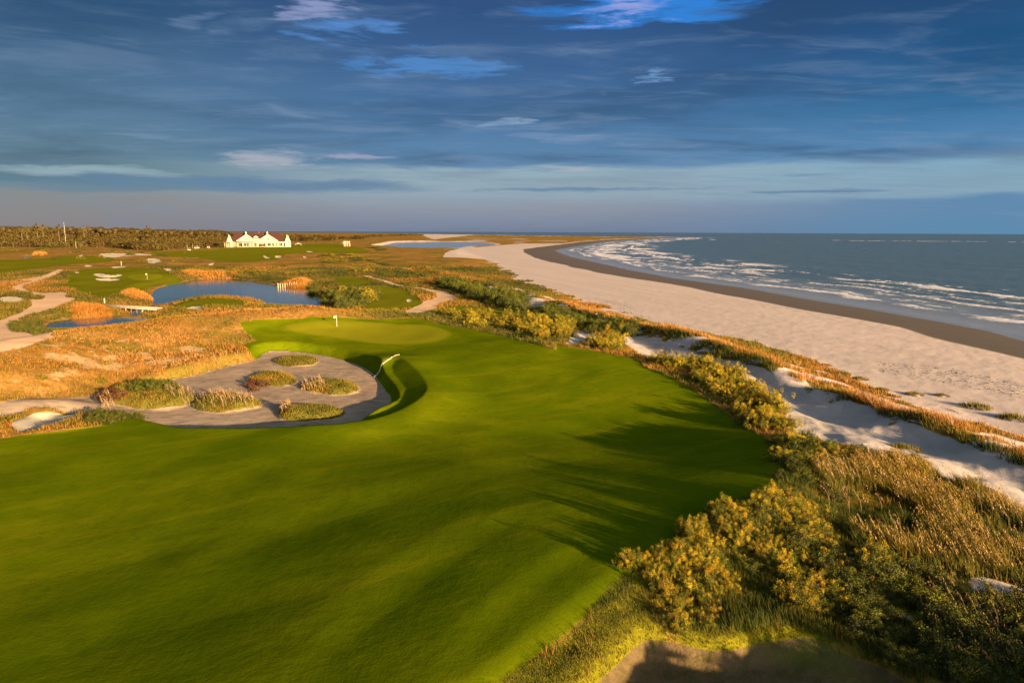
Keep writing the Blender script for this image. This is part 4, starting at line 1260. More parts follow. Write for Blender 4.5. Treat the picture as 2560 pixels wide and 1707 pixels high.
def sea_oats(x, y, z, h, seed, lean=(-0.26, 0.10), head=1.0, hue=STRAW, w=0.014):
    """tall stalks, each with a nodding seed head"""
    g = np.random.default_rng(seed)
    n = len(x)
    lx = lean[0] + g.normal(0, 0.08, n); ly = lean[1] + g.normal(0, 0.08, n)
    f = g.uniform(0, np.pi, n)
    cx, cy = np.cos(f) * w / 2, np.sin(f) * w / 2
    def P(t):
        bend = t ** 2.2
        return np.stack([x + lx * h * bend, y + ly * h * bend, z - 0.05 + h * (t - 0.12 * bend)], 1)
    Vs, Fs, Hs, o = [], [], [], 0
    ts = (0, 0.5, 0.82, 1.0)
    rings = []
    for t in ts:
        c = P(t); k = (1 - 0.5 * t)
        rings.append(c - np.stack([cx * k, cy * k, 0 * cx], 1)); rings.append(c + np.stack([cx * k, cy * k, 0 * cx], 1))
    V = np.stack(rings, 1).reshape(-1, 3)
    b_ = (np.arange(n) * 8)[:, None]
    F = np.concatenate([b_ + [2 * i, 2 * i + 1, 2 * i + 3] for i in range(3)] + [b_ + [2 * i, 2 * i + 3, 2 * i + 2] for i in range(3)], 0)
    parts = [(V, F, np.repeat(np.tile(hue * 0.75, (n, 1)) * g.uniform(0.8, 1.2, (n, 1)), 8, 0))]
    for k in range(7):
        t = 0.70 + 0.30 * k / 6
        c = P(t)
        L = 0.20 * head * (1.1 - 0.6 * abs(k / 6 - 0.4)); W = 0.035 * head
        aa = g.uniform(0, 6.28, n)
        d = np.stack([np.cos(aa) * L * 0.55 + lx * 0.5 * L, np.sin(aa) * L * 0.55, -L * g.uniform(0.1, 0.8, n)], 1)
        sdv = np.stack([-np.sin(aa) * W / 2, np.cos(aa) * W / 2, np.zeros(n)], 1)
        V = np.stack([c, c + d * 0.5 + sdv, c + d, c + d * 0.5 - sdv], 1).reshape(-1, 3)
        b_ = (np.arange(n) * 4)[:, None]
        F = np.concatenate([b_ + [0, 1, 2], b_ + [0, 2, 3]], 0)
        parts.append((V, F, np.repeat(np.tile(hue, (n, 1)) * g.uniform(0.8, 1.25, (n, 1)), 4, 0)))
    return parts


def build_near_oats():
    g = np.random.default_rng(88)
    zone = raycast(CC((100, 60), (420, 30), (850, -10), (1000, 90), (1350, 200), (1500, 330), (1800, 420), (1800, 900), (1300, 860), (900, 760), (700, 700), (420, 600), (230, 400)))
    lo, hi = zone.min(0), zone.max(0)
    q = lo + g.random((30000, 2)) * (hi - lo)
    q = q[inside(q[:, 0], q[:, 1], zone)]
    q = q[(at(q[:, 0], q[:, 1], 'track') < 0.4)]
    c = fbm(q[:, 0], q[:, 1], 2.6, 2, 211)
    tuft = q[g.random(len(q)) < sstep(-0.15, 0.25, c)][:6000]
    z = at(tuft[:, 0], tuft[:, 1]); n = len(tuft)
    k = 0.42 + 1.0 * fbm(tuft[:, 0], tuft[:, 1], 5, 2, 213) + g.normal(0, 0.15, n)
    parts = [blades(tuft[:, 0], tuft[:, 1], z, 9, 0.85 + 0.4 * g.random(n), np.full(n, 0.028), (-0.22, 0.10), pick(k - 0.12 + 0.5 * fbm(tuft[:, 0], tuft[:, 1], 2.2, 2, 299), GRN, OLIVE, YEL, YEL * 1.25, ORANGE), 15, spread=0.22, two=True)]
    st = q[g.random(len(q)) < sstep(-0.1, 0.35, c) * 0.6][:1500]
    parts += sea_oats(st[:, 0], st[:, 1], at(st[:, 0], st[:, 1]), g.uniform(1.3, 2.1, len(st)), 17, hue=np.array([0.38, 0.235, 0.06]), head=1.1, w=0.018)
    st = q[g.random(len(q)) < 0.2][:130]
    parts += sea_oats(st[:, 0], st[:, 1], at(st[:, 0], st[:, 1]), g.uniform(1.6, 2.3, len(st)), 19, hue=PINK, head=1.25, w=0.018)
    # scattered stalks in the shaded hollow
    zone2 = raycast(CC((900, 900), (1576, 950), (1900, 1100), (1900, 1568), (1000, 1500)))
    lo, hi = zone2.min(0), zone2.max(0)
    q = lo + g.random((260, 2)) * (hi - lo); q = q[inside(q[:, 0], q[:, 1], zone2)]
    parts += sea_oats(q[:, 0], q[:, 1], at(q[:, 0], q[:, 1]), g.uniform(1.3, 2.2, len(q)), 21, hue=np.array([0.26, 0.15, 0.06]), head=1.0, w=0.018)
    blade_object('sea_oats', parts, "tall golden sea oats bending over the near dune")
    # undergrowth in all the near thicket
    zone3 = raycast(CB((340, 900), (640, 560), (1150, 300), (1250, 200)) + CC((850, 0), (1500, 330), (1900, 500), (1900, 1568), (800, 1568), (300, 1290), (0, 1220)) + CB((600, 1260), (450, 1200)))
    lo, hi = zone3.min(0), zone3.max(0)
    q = lo + g.random((26000, 2)) * (hi - lo); q = q[inside(q[:, 0], q[:, 1], zone3)]
    q = q[(at(q[:, 0], q[:, 1], 'fbunk') < 0.3) & (at(q[:, 0], q[:, 1], 'track') < 0.4)]
    q = q[g.random(len(q)) < sstep(-0.4, 0.0, fbm(q[:, 0], q[:, 1], 3, 2, 221))]
    k = 0.30 + 0.9 * fbm(q[:, 0], q[:, 1], 4, 2, 223) + g.normal(0, 0.15, len(q))
    ones = np.ones(len(q))
    blade_object('thicket_undergrowth', [blades(q[:, 0], q[:, 1], at(q[:, 0], q[:, 1]), 8, 0.55 * ones, 0.03 * ones, (-0.15, 0.10), pick(k, GRN, GRN * 1.2, OLIVE, YEL), 25, spread=0.25)], "green and yellow grass growing between the near shrubs")


build_near_oats()


def build_foredune_oats():
    g = np.random.default_rng(99)
    # along the crest
    L = np.linalg.norm(np.diff(CREST, axis=0), axis=1); cum = np.concatenate([[0], np.cumsum(L)])
    t = g.random(9000) * cum[-1] * 0.8 + cum[-1] * 0.08
    px_ = np.interp(t, cum, CREST[:, 0]); py_ = np.interp(t, cum, CREST[:, 1])
    off = g.normal(0.0, 1.7, 9000)
    x = px_ + off; y = py_ + g.normal(0, 1, 9000)
    keep = (at(x, y, 'track') < 0.4) & (np.hypot(x, y) < 330)
    keep &= g.random(9000) < sstep(-0.2, 0.15, fbm(x, y, 4, 3, 233)) * (0.35 + 0.65 * sstep(0.3, -0.1, fbm(x, y, 11, 2, 234)))
    x, y = x[keep], y[keep]; z = at(x, y); n = len(x); r = np.hypot(x, y)
    k = 0.70 + 0.5 * fbm(x, y, 9, 2, 231) + g.normal(0, 0.12, n) - 0.75 * sstep(-0.5, 2.2, side_of0(x, y, CREST))
    V = [blades(x, y, z, 9, (0.75 + 0.5 * g.random(n)), np.maximum(0.025, r * 0.0006), (-0.22, 0.12), pick(k, GRN, OLIVE, ORANGE, STRAW, PINK), 35, spread=0.35)]
    blade_object('foredune_grass', V, "tall orange beach grass along the crest of the foredune")
    # tufts on the six mounds of the waste bunker
    tx, ty, hu = [], [], []
    parts = []
    for i, p in enumerate(ISLES):
        lo, hi = p.min(0), p.max(0)
        q = lo + g.random((3000, 2)) * (hi - lo)
        q = q[sdf(q[:, 0], q[:, 1], p, 4) > 0.15][:1100]
        n = len(q); z = at(q[:, 0], q[:, 1])
        k = 0.5 + 0.8 * fbm(q[:, 0], q[:, 1], 4, 2, 240 + i) + g.normal(0, 0.15, n)
        o = blade_object('mound_grass', [blades(q[:, 0], q[:, 1], z, 7, (0.18 + 0.24 * g.random(n)) * (0.6 + 0.8 * np.clip(0.5 + fbm(q[:, 0], q[:, 1], 1.6, 2, 290 + i), 0, 1)), np.full(n, 0.07), (-0.15, 0.1), pick(k, OLIVE * 0.9, OLIVE, YEL, ORANGE), 45 + i, spread=0.3)],
                         ["tufts on the small far mound of the waste bunker", "tufts on the middle-left mound of the waste bunker", "tufts on the middle-right mound of the waste bunker", "tufts on the largest mound of the waste bunker", "tufts on the near middle mound of the waste bunker", "tufts on the near right mound of the waste bunker"][i])
    # pale plumes on the mounds
    plume_px = C5((1500, 540), (1520, 420), (1850, 500), (1880, 600), (1650, 620)), C5((930, 560), (1000, 510), (1050, 600), (1000, 650), (940, 640)), C5((1800, 610), (1900, 540), (2200, 540), (2352, 560), (2352, 640), (1850, 650)), C6((320, 600), (340, 540), (430, 530), (700, 560), (760, 620), (500, 620)), C6((1150, 480), (1200, 400), (1350, 390), (1380, 470), (1250, 510)), C6((970, 690), (1010, 620), (1060, 640), (1060, 690))
    parts = []
    for i, pp in enumerate(plume_px):
        P = raycast(pp, -0.8)
        lo, hi = P.min(0), P.max(0)
        q = lo + g.random((500, 2)) * (hi - lo); q = q[inside(q[:, 0], q[:, 1], P)][:75]
        if len(q): parts += sea_oats(q[:, 0], q[:, 1], at(q[:, 0], q[:, 1]), g.uniform(0.8, 1.4, len(q)), 300 + i, hue=np.array([0.40, 0.25, 0.12]), head=1.35, w=0.04)
    blade_object('plume_grass', parts, "pale pink plumes standing on the bunker mounds")
    # reed beds at the ponds
    beds = [("orange reeds on the west shore of the large pond", C1((1120, 760), (1120, 720), (1200, 700), (1330, 710), (1400, 745), (1400, 780), (1330, 800), (1200, 780)), 1700, 1.7),
            ("orange reeds north of the small pond beside the footbridge", C1((650, 925), (660, 850), (750, 840), (900, 850), (1030, 890), (1040, 910), (850, 935), (700, 938)), 1900, 1.7),
            ("pale and orange reeds on the far shore of the large pond", C1((1640, 545), (1760, 530), (1900, 545), (2050, 540), (2200, 550), (2200, 568), (1900, 572), (1700, 570)), 1500, 1.8),
            ("reeds on the north-east shore of the large pond", C2((710, 650), (720, 630), (850, 610), (1000, 600), (1045, 620), (1010, 655), (850, 658)), 1300, 2.0),
            ("orange reeds beyond the far-left fairway", C1((290, 375), (310, 345), (420, 345), (450, 370), (380, 380)), 500, 2.5),
            ("rust-coloured grass on the south bank of the small pond", C1((1000, 1055), (1250, 1018), (1450, 975), (1500, 985), (1300, 1030), (1050, 1070)), 500, 0.9)]
    for i, (lab, pp, cnt, h) in enumerate(beds):
        P = at_z(pp, 1.75)
        lo, hi = P.min(0), P.max(0)
        q = lo + g.random((cnt * 4, 2)) * (hi - lo); q = q[inside(q[:, 0], q[:, 1], P)][:cnt]
        edge_ = sdf(q[:, 0], q[:, 1], P, 8)
        q = q[(g.random(len(q)) < sstep(-0.5, 0.1, fbm(q[:, 0], q[:, 1], 4, 3, 260 + i)))]; edge_ = sdf(q[:, 0], q[:, 1], P, 8)
        n = len(q)
        if not n: continue
        hv = (0.35 + 0.65 * sstep(0, 3.0, edge_)) * (1 + 0.6 * fbm(q[:, 0], q[:, 1], 3, 2, 270 + i))
        k = 0.6 + 0.8 * fbm(q[:, 0], q[:, 1], 3, 2, 250 + i) + g.normal(0, 0.15, n)
        o = blade_object('reed_bed', [blades(q[:, 0], q[:, 1], at(q[:, 0], q[:, 1]), 6, 0.78 * h * hv * g.uniform(0.6, 1.25, n), np.full(n, 0.12), (-0.08, 0.05), pick(k, ORANGE, np.array([0.33, 0.13, 0.018]), np.array([0.36, 0.18, 0.04])), 55 + i, spread=0.5)], lab)


build_foredune_oats()


# beach plants: each a small hummock of its own
def tuft_proto(seed, hue1, hue2):
    g = np.random.default_rng(seed)
    n = 55
    a = g.uniform(0, 6.28, n); rr = g.random(n) ** 0.6
    x = np.cos(a) * rr; y = np.sin(a) * rr * 0.8
    V, F, h = blades(x, y, np.zeros(n), 12, 0.55 * (1.1 - 0.6 * rr), np.full(n, 0.05), (-0.2, 0.1), pick(g.random(n), hue1, hue2), seed, spread=0.2)
    root = empty('beach_plant')
    mesh_object('blades', V, F, M_BLADE, root, attrs={'hue': np.concatenate([np.clip(h, 0, .8), np.ones((len(h), 1))], 1)})
    u = np.linspace(0, 2 * np.pi, 14, endpoint=False)
    MV = np.vstack([[[0, 0, 0.16]], np.stack([0.6 * np.cos(u), 0.5 * np.sin(u), 0.10 + 0 * u], 1), np.stack([1.15 * np.cos(u), 0.95 * np.sin(u), -0.12 + 0 * u], 1)])
    MF = [[0, 1 + i, 1 + (i + 1) % 14, 1 + (i + 1) % 14] for i in range(14)] + [[1 + i, 15 + i, 15 + (i + 1) % 14, 1 + (i + 1) % 14] for i in range(14)]
    me = bpy.data.meshes.new('sand_hummock')
    me.from_pydata(MV.tolist(), [], [list(dict.fromkeys(f)) for f in MF]); me.materials.append(M_SANDM)
    for p in me.polygons: p.use_smooth = True
    o = bpy.data.objects.new('sand_hummock', me); COL.objects.link(o); o.parent = root
    return root


M_SANDM = plain("hummock_sand", (0.50, 0.41, 0.35), 0.95, 0.1, 5)
TP = [tuft_proto(500 + i, OLIVE, YEL) for i in range(2)]
TPR = [tuft_proto(510, ORANGE * 0.7, ORANGE)]
plants = [(C4, 850, 722, 1.0, 0, "round green grass hummock on the beach, left of the two lone ones"), (C4, 998, 757, 1.4, 0, "larger lone green grass hummock on the beach beside a pale sand heap"),
          (C4, 612, 674, 1.5, 0, "flat green patch of beach plants above the orange crest"), (C4, 280, 592, 1.0, 0, "small green beach plant near the dark shrubs of the foredune"), (C4, 140, 538, 1.0, 0, "farthest small beach plant by the tide wrack"),
          (C4, 1255, 828, 0.9, 1, "small rust-red beach plant on open sand"), (C4, 1340, 878, 1.6, 0, "wide green beach plant behind the foredune crest"), (C4, 1448, 905, 1.2, 0, "straggling yellow-green beach plant right of the wide one"),
          (C4, 1560, 965, 1.2, 0, "grass hummock rising from the orange foredune crest"), (CA, 1430, 292, 1.3, 0, "green beach plant at the left end of the pale sand ridge"), (CA, 1665, 300, 1.0, 0, "small green beach plant at the middle of the pale sand ridge"),
          (CA, 1950, 400, 1.9, 0, "broad yellow-green beach plant over the blue sand shadow"), (CA, 2290, 500, 2.0, 0, "rightmost green beach plant at the picture's edge"), (CA, 1370, 690, 1.4, 0, "green plant in the hollow of the sandy track"), (CA, 1470, 500, 1.0, 0, "sparse plant hanging on the sand face above the track"),
          (C3, 1220, 540, 0, 0, "")]
for fn, px_, py_, sc_, red_, lb in plants:
    if not lb: continue
    p = raycast(fn((px_, py_)))[0]
    place((TPR if red_ else TP)[rnd.randrange(1 if red_ else 2)], (p[0], p[1], float(at(p[:1], p[1:])[0]) - 0.02), rnd.uniform(-0.5, 0.5), sc_, lb, 'beach plant', 'grass hummocks scattered on the beach')


def build_wrack():
    """dark scraps and low drifts strewn on the upper beach"""
    g = np.random.default_rng(123)
    P = [C3((1620, 740), (1850, 750), (2050, 810), (2300, 920), (2352, 1000), (2200, 960), (1900, 830)), C4((380, 600), (560, 640), (760, 710), (1000, 780), (1200, 830), (1150, 850), (900, 760), (500, 660)), CA((1100, 10), (1700, 60), (2352, 200), (2352, 330), (1700, 200), (1150, 100))]
    V, F, H = [], [], []; o = 0
    for pp, cnt in zip(P, (420, 260, 500)):
        W = raycast(pp); lo, hi = W.min(0), W.max(0)
        q = lo + g.random((cnt * 4, 2)) * (hi - lo); q = q[inside(q[:, 0], q[:, 1], W)][:cnt]
        for (x, y) in q:
            s = g.uniform(0.06, 0.3); a = g.uniform(0, 3.14); z = float(at(np.array([x]), np.array([y]))[0])
            c, sn = math.cos(a) * s, math.sin(a) * s
            pts = [(x - c, y - sn, z), (x + sn * 0.3, y - c * 0.3, z), (x + c, y + sn, z), (x - sn * 0.3, y + c * 0.3, z), (x, y, z + s * 0.35)]
            V += pts; F += [[o, o + 1, o + 4], [o + 1, o + 2, o + 4], [o + 2, o + 3, o + 4], [o + 3, o, o + 4]]
            H += [np.array([0.16, 0.12, 0.07]) * g.uniform(0.6, 1.5)] * 5; o += 5
    blade_object('beach_wrack', [(np.array(V), np.array(F), np.array(H))], "dark scraps of wrack strewn over the upper beach")


build_wrack()

# ---------------------------------------------------------------- trees
def tree_proto(name, seed, rx, h, trunk_h, mat, n=34, per=22, leaf=1.0, flat=1.0):
    root = empty(name)
    ch = (h - trunk_h) * flat
    V, F, t, *_ = leaf_cloud(n, per, rx, rx, ch, leaf, seed, lob=0.2, base=0.05, clump_r=0.24, aspect=0.8)
    V[:, 2] += h - ch
    mesh_object('crown', V, F, mat, root, attrs={'tint': t})
    parts = [tube((0, 0, -1), (0.1, 0, h - ch * 0.75), 0.35, 0.24, 6)]
    g = np.random.default_rng(seed)
    for i in range(4):
        a = g.uniform(0, 6.28)
        parts.append(tube((0.1, 0, h - ch * 0.85), (rx * 0.6 * math.cos(a), rx * 0.6 * math.sin(a), h - ch * 0.35), 0.2, 0.07, 5))
    TV, TF = join(parts)
    mesh_object('trunk', TV, TF, M_BARK, root)
    return root


OAKS = [tree_proto('live_oak', 700 + i, 5.5, 10.0, 2.0, M_OAK) for i in range(4)]
PINES = [tree_proto('pine_tree', 720 + i, 4.2, 19.0, 9.5, M_OAK, n=26, flat=0.62) for i in range(2)]


def wood():
    g = np.random.default_rng(321)
    # edge of the wood: one line of picture points along its foot
    foot = at_z([(-160, 618), (0, 616), (60, 617), (130, 618), (200, 618), (290, 618), (350, 626), (400, 629), (450, 625), (520, 621), (560, 614)], 3.4)
    L = np.linalg.norm(np.diff(foot, axis=0), axis=1); cum = np.concatenate([[0], np.cumsum(L)])
    k = 0
    pts = []
    for rowi in range(6):
        n = 40
        for i in range(n):
            t = (i + g.uniform(-0.3, 0.3) + 0.5) / n * cum[-1]
            px_ = np.interp(t, cum, foot[:, 0]); py_ = np.interp(t, cum, foot[:, 1])
            back = 4 + rowi * 42 * (1 + 0.35 * rowi) + g.uniform(-8, 8)
            d = np.array([px_, py_]); d /= np.linalg.norm(d)
            pts.append((px_ + d[0] * back + g.uniform(-4, 4), py_ + d[1] * back, rowi, t / cum[-1]))
    names = ["at the front edge of the wood", "in the second rank of the wood", "in the middle of the wood", "deep in the wood", "far back in the wood", "on the skyline of the wood"]
    for (x, y, rw, t) in pts:
        z = float(at(np.array([x]), np.array([y]))[0])
        s0 = g.uniform(0.8, 1.15); s = s0 * (0.82 + 0.15 * rw) * (1.12 - 0.42 * t)
        siz = "small-crowned" if s0 < 0.92 else ("full-crowned" if s0 < 1.04 else "broad-crowned")
        place(OAKS[g.integers(4)], (x, y, z), g.uniform(0, 6.28), (s * 1.25, s * 1.25, s), f"{siz} oak {names[rw]}, {ordinal(int(t * 40) + 1)} from the left", 'tree', 'oaks of the wood on the left skyline')
    for (px_, py_, h, lb) in ((91, 560, 1.35, "tall flat-crowned pine standing above the wood at far left"), (105, 561, 1.25, "small pine top right of the tall flat-crowned pine"), (52, 566, 1.2, "low pine top at the far left of the skyline"), (65, 566, 1.2, "low pine top beside the tall flat-crowned pine"), (208, 564, 1.3, "round pine top right of the white mast"), (368, 568, 1.35, "round pine top above the wood left of the clubhouse"), (145, 565, 1.3, "pine top just left of the white mast")):
        d = px_dir([px_], [py_])[0]; hh = math.hypot(d[0], d[1])
        r = 1150.0
        top = CAM_Z + d[2] / hh * r
        x, y = d[0] / hh * r, d[1] / hh * r
        z = float(at(np.array([x]), np.array([y]))[0])
        s = (top - z) / 19.0
        place(PINES[g.integers(2)], (x, y, z), g.uniform(0, 6.28), (s, s, s), lb, 'tree', 'pines above the skyline')
    k = 0
    for p_ in np.arange(25, 60, 2.3):  # shrubs added out of view, on top of the shade-casting dune
        k += 1
        q_ = -9 + g.uniform(-1.2, 1.2)
        x, y = PERP * p_ - SUNV * q_
        z = float(H1(np.array([x]), np.array([y]))[0])
        s = g.uniform(0.7, 1.3)
        place(DARK[k % 4], (x, y, z - 0.1), k * 1.3, (s, s, s), f"dark shrub, {ordinal(k)} along the added unseen dune shading the near bunker", 'shrub', 'shrubs on the added dune shading the near bunker')
    # low scrub wood right of the clubhouse
    foot2 = at_z([(715, 598), (780, 599), (850, 599), (920, 594), (1000, 590), (1060, 588.5)], 3.4)
    qs = []
    for i in range(90):
        t = g.random() ** 0.8 * (len(foot2) - 1)
        a = int(t); f = t - a
        q = foot2[a] * (1 - f) + foot2[min(a + 1, len(foot2) - 1)] * f
        d = q / np.linalg.norm(q)
        qs.append((t, q + d * (g.uniform(-300, 200) if t < 3 else g.uniform(0, 200))))
    qs.sort(key=lambda v: math.atan2(v[1][0], v[1][1]))
    for i, (t, q) in enumerate(qs):
        z = float(at(q[:1], q[1:])[0])
        s = g.uniform(0.7, 1.25) * (1.0 - 0.1 * t)
        lb = f"low tree of the far scrub wood, {ordinal(i + 1)} from the clubhouse" if i < 78 else f"tiny tree at the wood's seaward end, {ordinal(i - 77)} before the sea"
        place(OAKS[g.integers(4)], (q[0], q[1], z), g.uniform(0, 6.28), (s * 2.0, s * 2.0, s), lb, 'tree', 'trees of the scrub wood right of the clubhouse')
    # unbroken wood behind, which nobody could count
    n = 1500
    Vs, Fs, Ts = [], [], []; o = 0
    V0, F0, t0, *_ = leaf_cloud(22, 14, 7, 7, 9, 2.2, 999, clump_r=0.26, aspect=0.8)
    for i in range(n // 3):
        t = g.random() * cum[-1]
        px_ = np.interp(t, cum, foot[:, 0]); py_ = np.interp(t, cum, foot[:, 1])
        d = np.array([px_, py_]); d /= np.linalg.norm(d)
        back = 560 + 900 * g.random()
        x, y = px_ + d[0] * back + g.uniform(-20, 20), py_ + d[1] * back
        k = g.uniform(1.2, 1.7) * (1.18 - 0.35 * t / cum[-1]); 
        Vs.append(V0 * np.array([1.6 * k, 1.6 * k, k * 1.15]) + np.array([x, y, 3 + 5 * (k - 1)])); Fs.append(F0 + o); Ts.append(t0); o += len(V0)
    stuff(mesh_object('far_wood', np.vstack(Vs), np.vstack(Fs), M_OAK, attrs={'tint': np.concatenate(Ts)}), "unbroken wood reaching back to the skyline at left")


wood()

def palm_proto():
    root = empty('palm_tree')
    V, F = join([tube((0, 0, -0.5), (0.15, 0, 3.2), 0.24, 0.18, 8), tube((0.15, 0, 3.2), (0.1, 0, 6.6), 0.18, 0.2, 8)])
    mesh_object('trunk', V, F, plain("palm_bark", (0.34, 0.25, 0.16), 0.9, 0.2, 8), root)
    g = np.random.default_rng(5)
    Vs, Fs, o = [], [], 0
    for i in range(22):
        a = i * 2.4; up = 0.9 - 0.07 * i
        L = 1.9
        d = np.array([math.cos(a), math.sin(a), 0]); sd_ = np.array([-math.sin(a), math.cos(a), 0])
        c = np.array([0.1, 0, 6.6])
        p1 = c + d * L * 0.5 + np.array([0, 0, up * 0.9]); p2 = c + d * L + np.array([0, 0, up * 0.9 - 0.9])
        Vs += [c, p1 - sd_ * 0.45, p1 + sd_ * 0.45, p2 - sd_ * 0.15, p2 + sd_ * 0.15]
        Fs += [[o, o + 1, o + 2, o + 2], [o + 1, o + 3, o + 4, o + 2]]; o += 5
    me = bpy.data.meshes.new('crown'); me.from_pydata([tuple(v) for v in Vs], [], [list(dict.fromkeys(f)) for f in Fs]); me.materials.append(M_PALM)
    ob = bpy.data.objects.new('crown', me); COL.objects.link(ob); ob.parent = root
    return root

PALM = palm_proto()
for (px_, py_, s, lb) in ((190.5, 619, 1.3, "tall pale-trunked palm alone before the wood at left"), (183, 617, 0.85, "short palm beside the tall pale-trunked one"), (318, 616, 0.9, "lone palm trunk at the middle of the wood's edge"), (406, 618, 1.1, "palm with pale trunk left of the parked carts"), (401, 618, 0.8, "shorter palm beside the palm left of the carts"), (468, 624, 0.8, "small palm behind the parked carts"), (482, 623, 0.8, "small palm right behind the carts near the clubhouse")):
    p = at_z([(px_, py_)], 3.6)[0]
    place(PALM, (p[0], p[1], float(at(p[:1], p[1:])[0])), rnd.uniform(0, 6), s, lb, 'palm', 'palms along the edge of the wood')


# ---------------------------------------------------------------- box helper and small things
def box(c, s, rz=0.0):
    x, y, z = s[0] / 2, s[1] / 2, s[2] / 2
    V = np.array([[-x, -y, -z], [x, -y, -z], [x, y, -z], [-x, y, -z], [-x, -y, z], [x, -y, z], [x, y, z], [-x, y, z]])
    if rz:
        ca, sa = math.cos(rz), math.sin(rz)
        V = np.stack([V[:, 0] * ca - V[:, 1] * sa, V[:, 0] * sa + V[:, 1] * ca, V[:, 2]], 1)
    return V + np.array(c, float), np.array([[3, 2, 1, 0], [4, 5, 6, 7], [0, 1, 5, 4], [1, 2, 6, 5], [2, 3, 7, 6], [3, 0, 4, 7]])


def part(name, VF, mat, parent):
    return mesh_object(name, VF[0], VF[1], mat, parent)


def poly_part(name, verts, faces, mat, parent):
    me = bpy.data.meshes.new(name); me.from_pydata([tuple(v) for v in verts], [], faces); me.materials.append(mat)
    o = bpy.data.objects.new(name, me); COL.objects.link(o); o.parent = parent
    return o


WHITE = plain("cream_paint", (0.50, 0.45, 0.25), 0.6, 0.05, 1)
TRIM = plain("white_trim", (0.56, 0.51, 0.36), 0.6, 0.04, 1)
ROOF = plain("brown_red_shingle", (0.055, 0.019, 0.012), 0.9, 0.3, 0.8)
PORCH = plain("porch_roof_shingle", (0.22, 0.10, 0.05), 0.9, 0.2, 0.8)
GLASS = plain("dark_window", (0.035, 0.030, 0.028), 0.25, 0.1, 1)
DOORM = plain("red_brown_door", (0.14, 0.05, 0.03), 0.6, 0.1, 1)
WOOD = plain("weathered_timber", (0.40, 0.33, 0.25), 0.85, 0.25, 6)
WOODD = plain("dark_timber", (0.13, 0.10, 0.07), 0.9, 0.25, 6)
PALE = plain("pale_timber", (0.42, 0.36, 0.22), 0.8, 0.15, 6)
POLEM = plain("pole_white", (0.80, 0.78, 0.66), 0.5, 0.03, 6)
FLAGM = plain("flag_cloth", (0.75, 0.62, 0.22), 0.8, 0.05, 6)


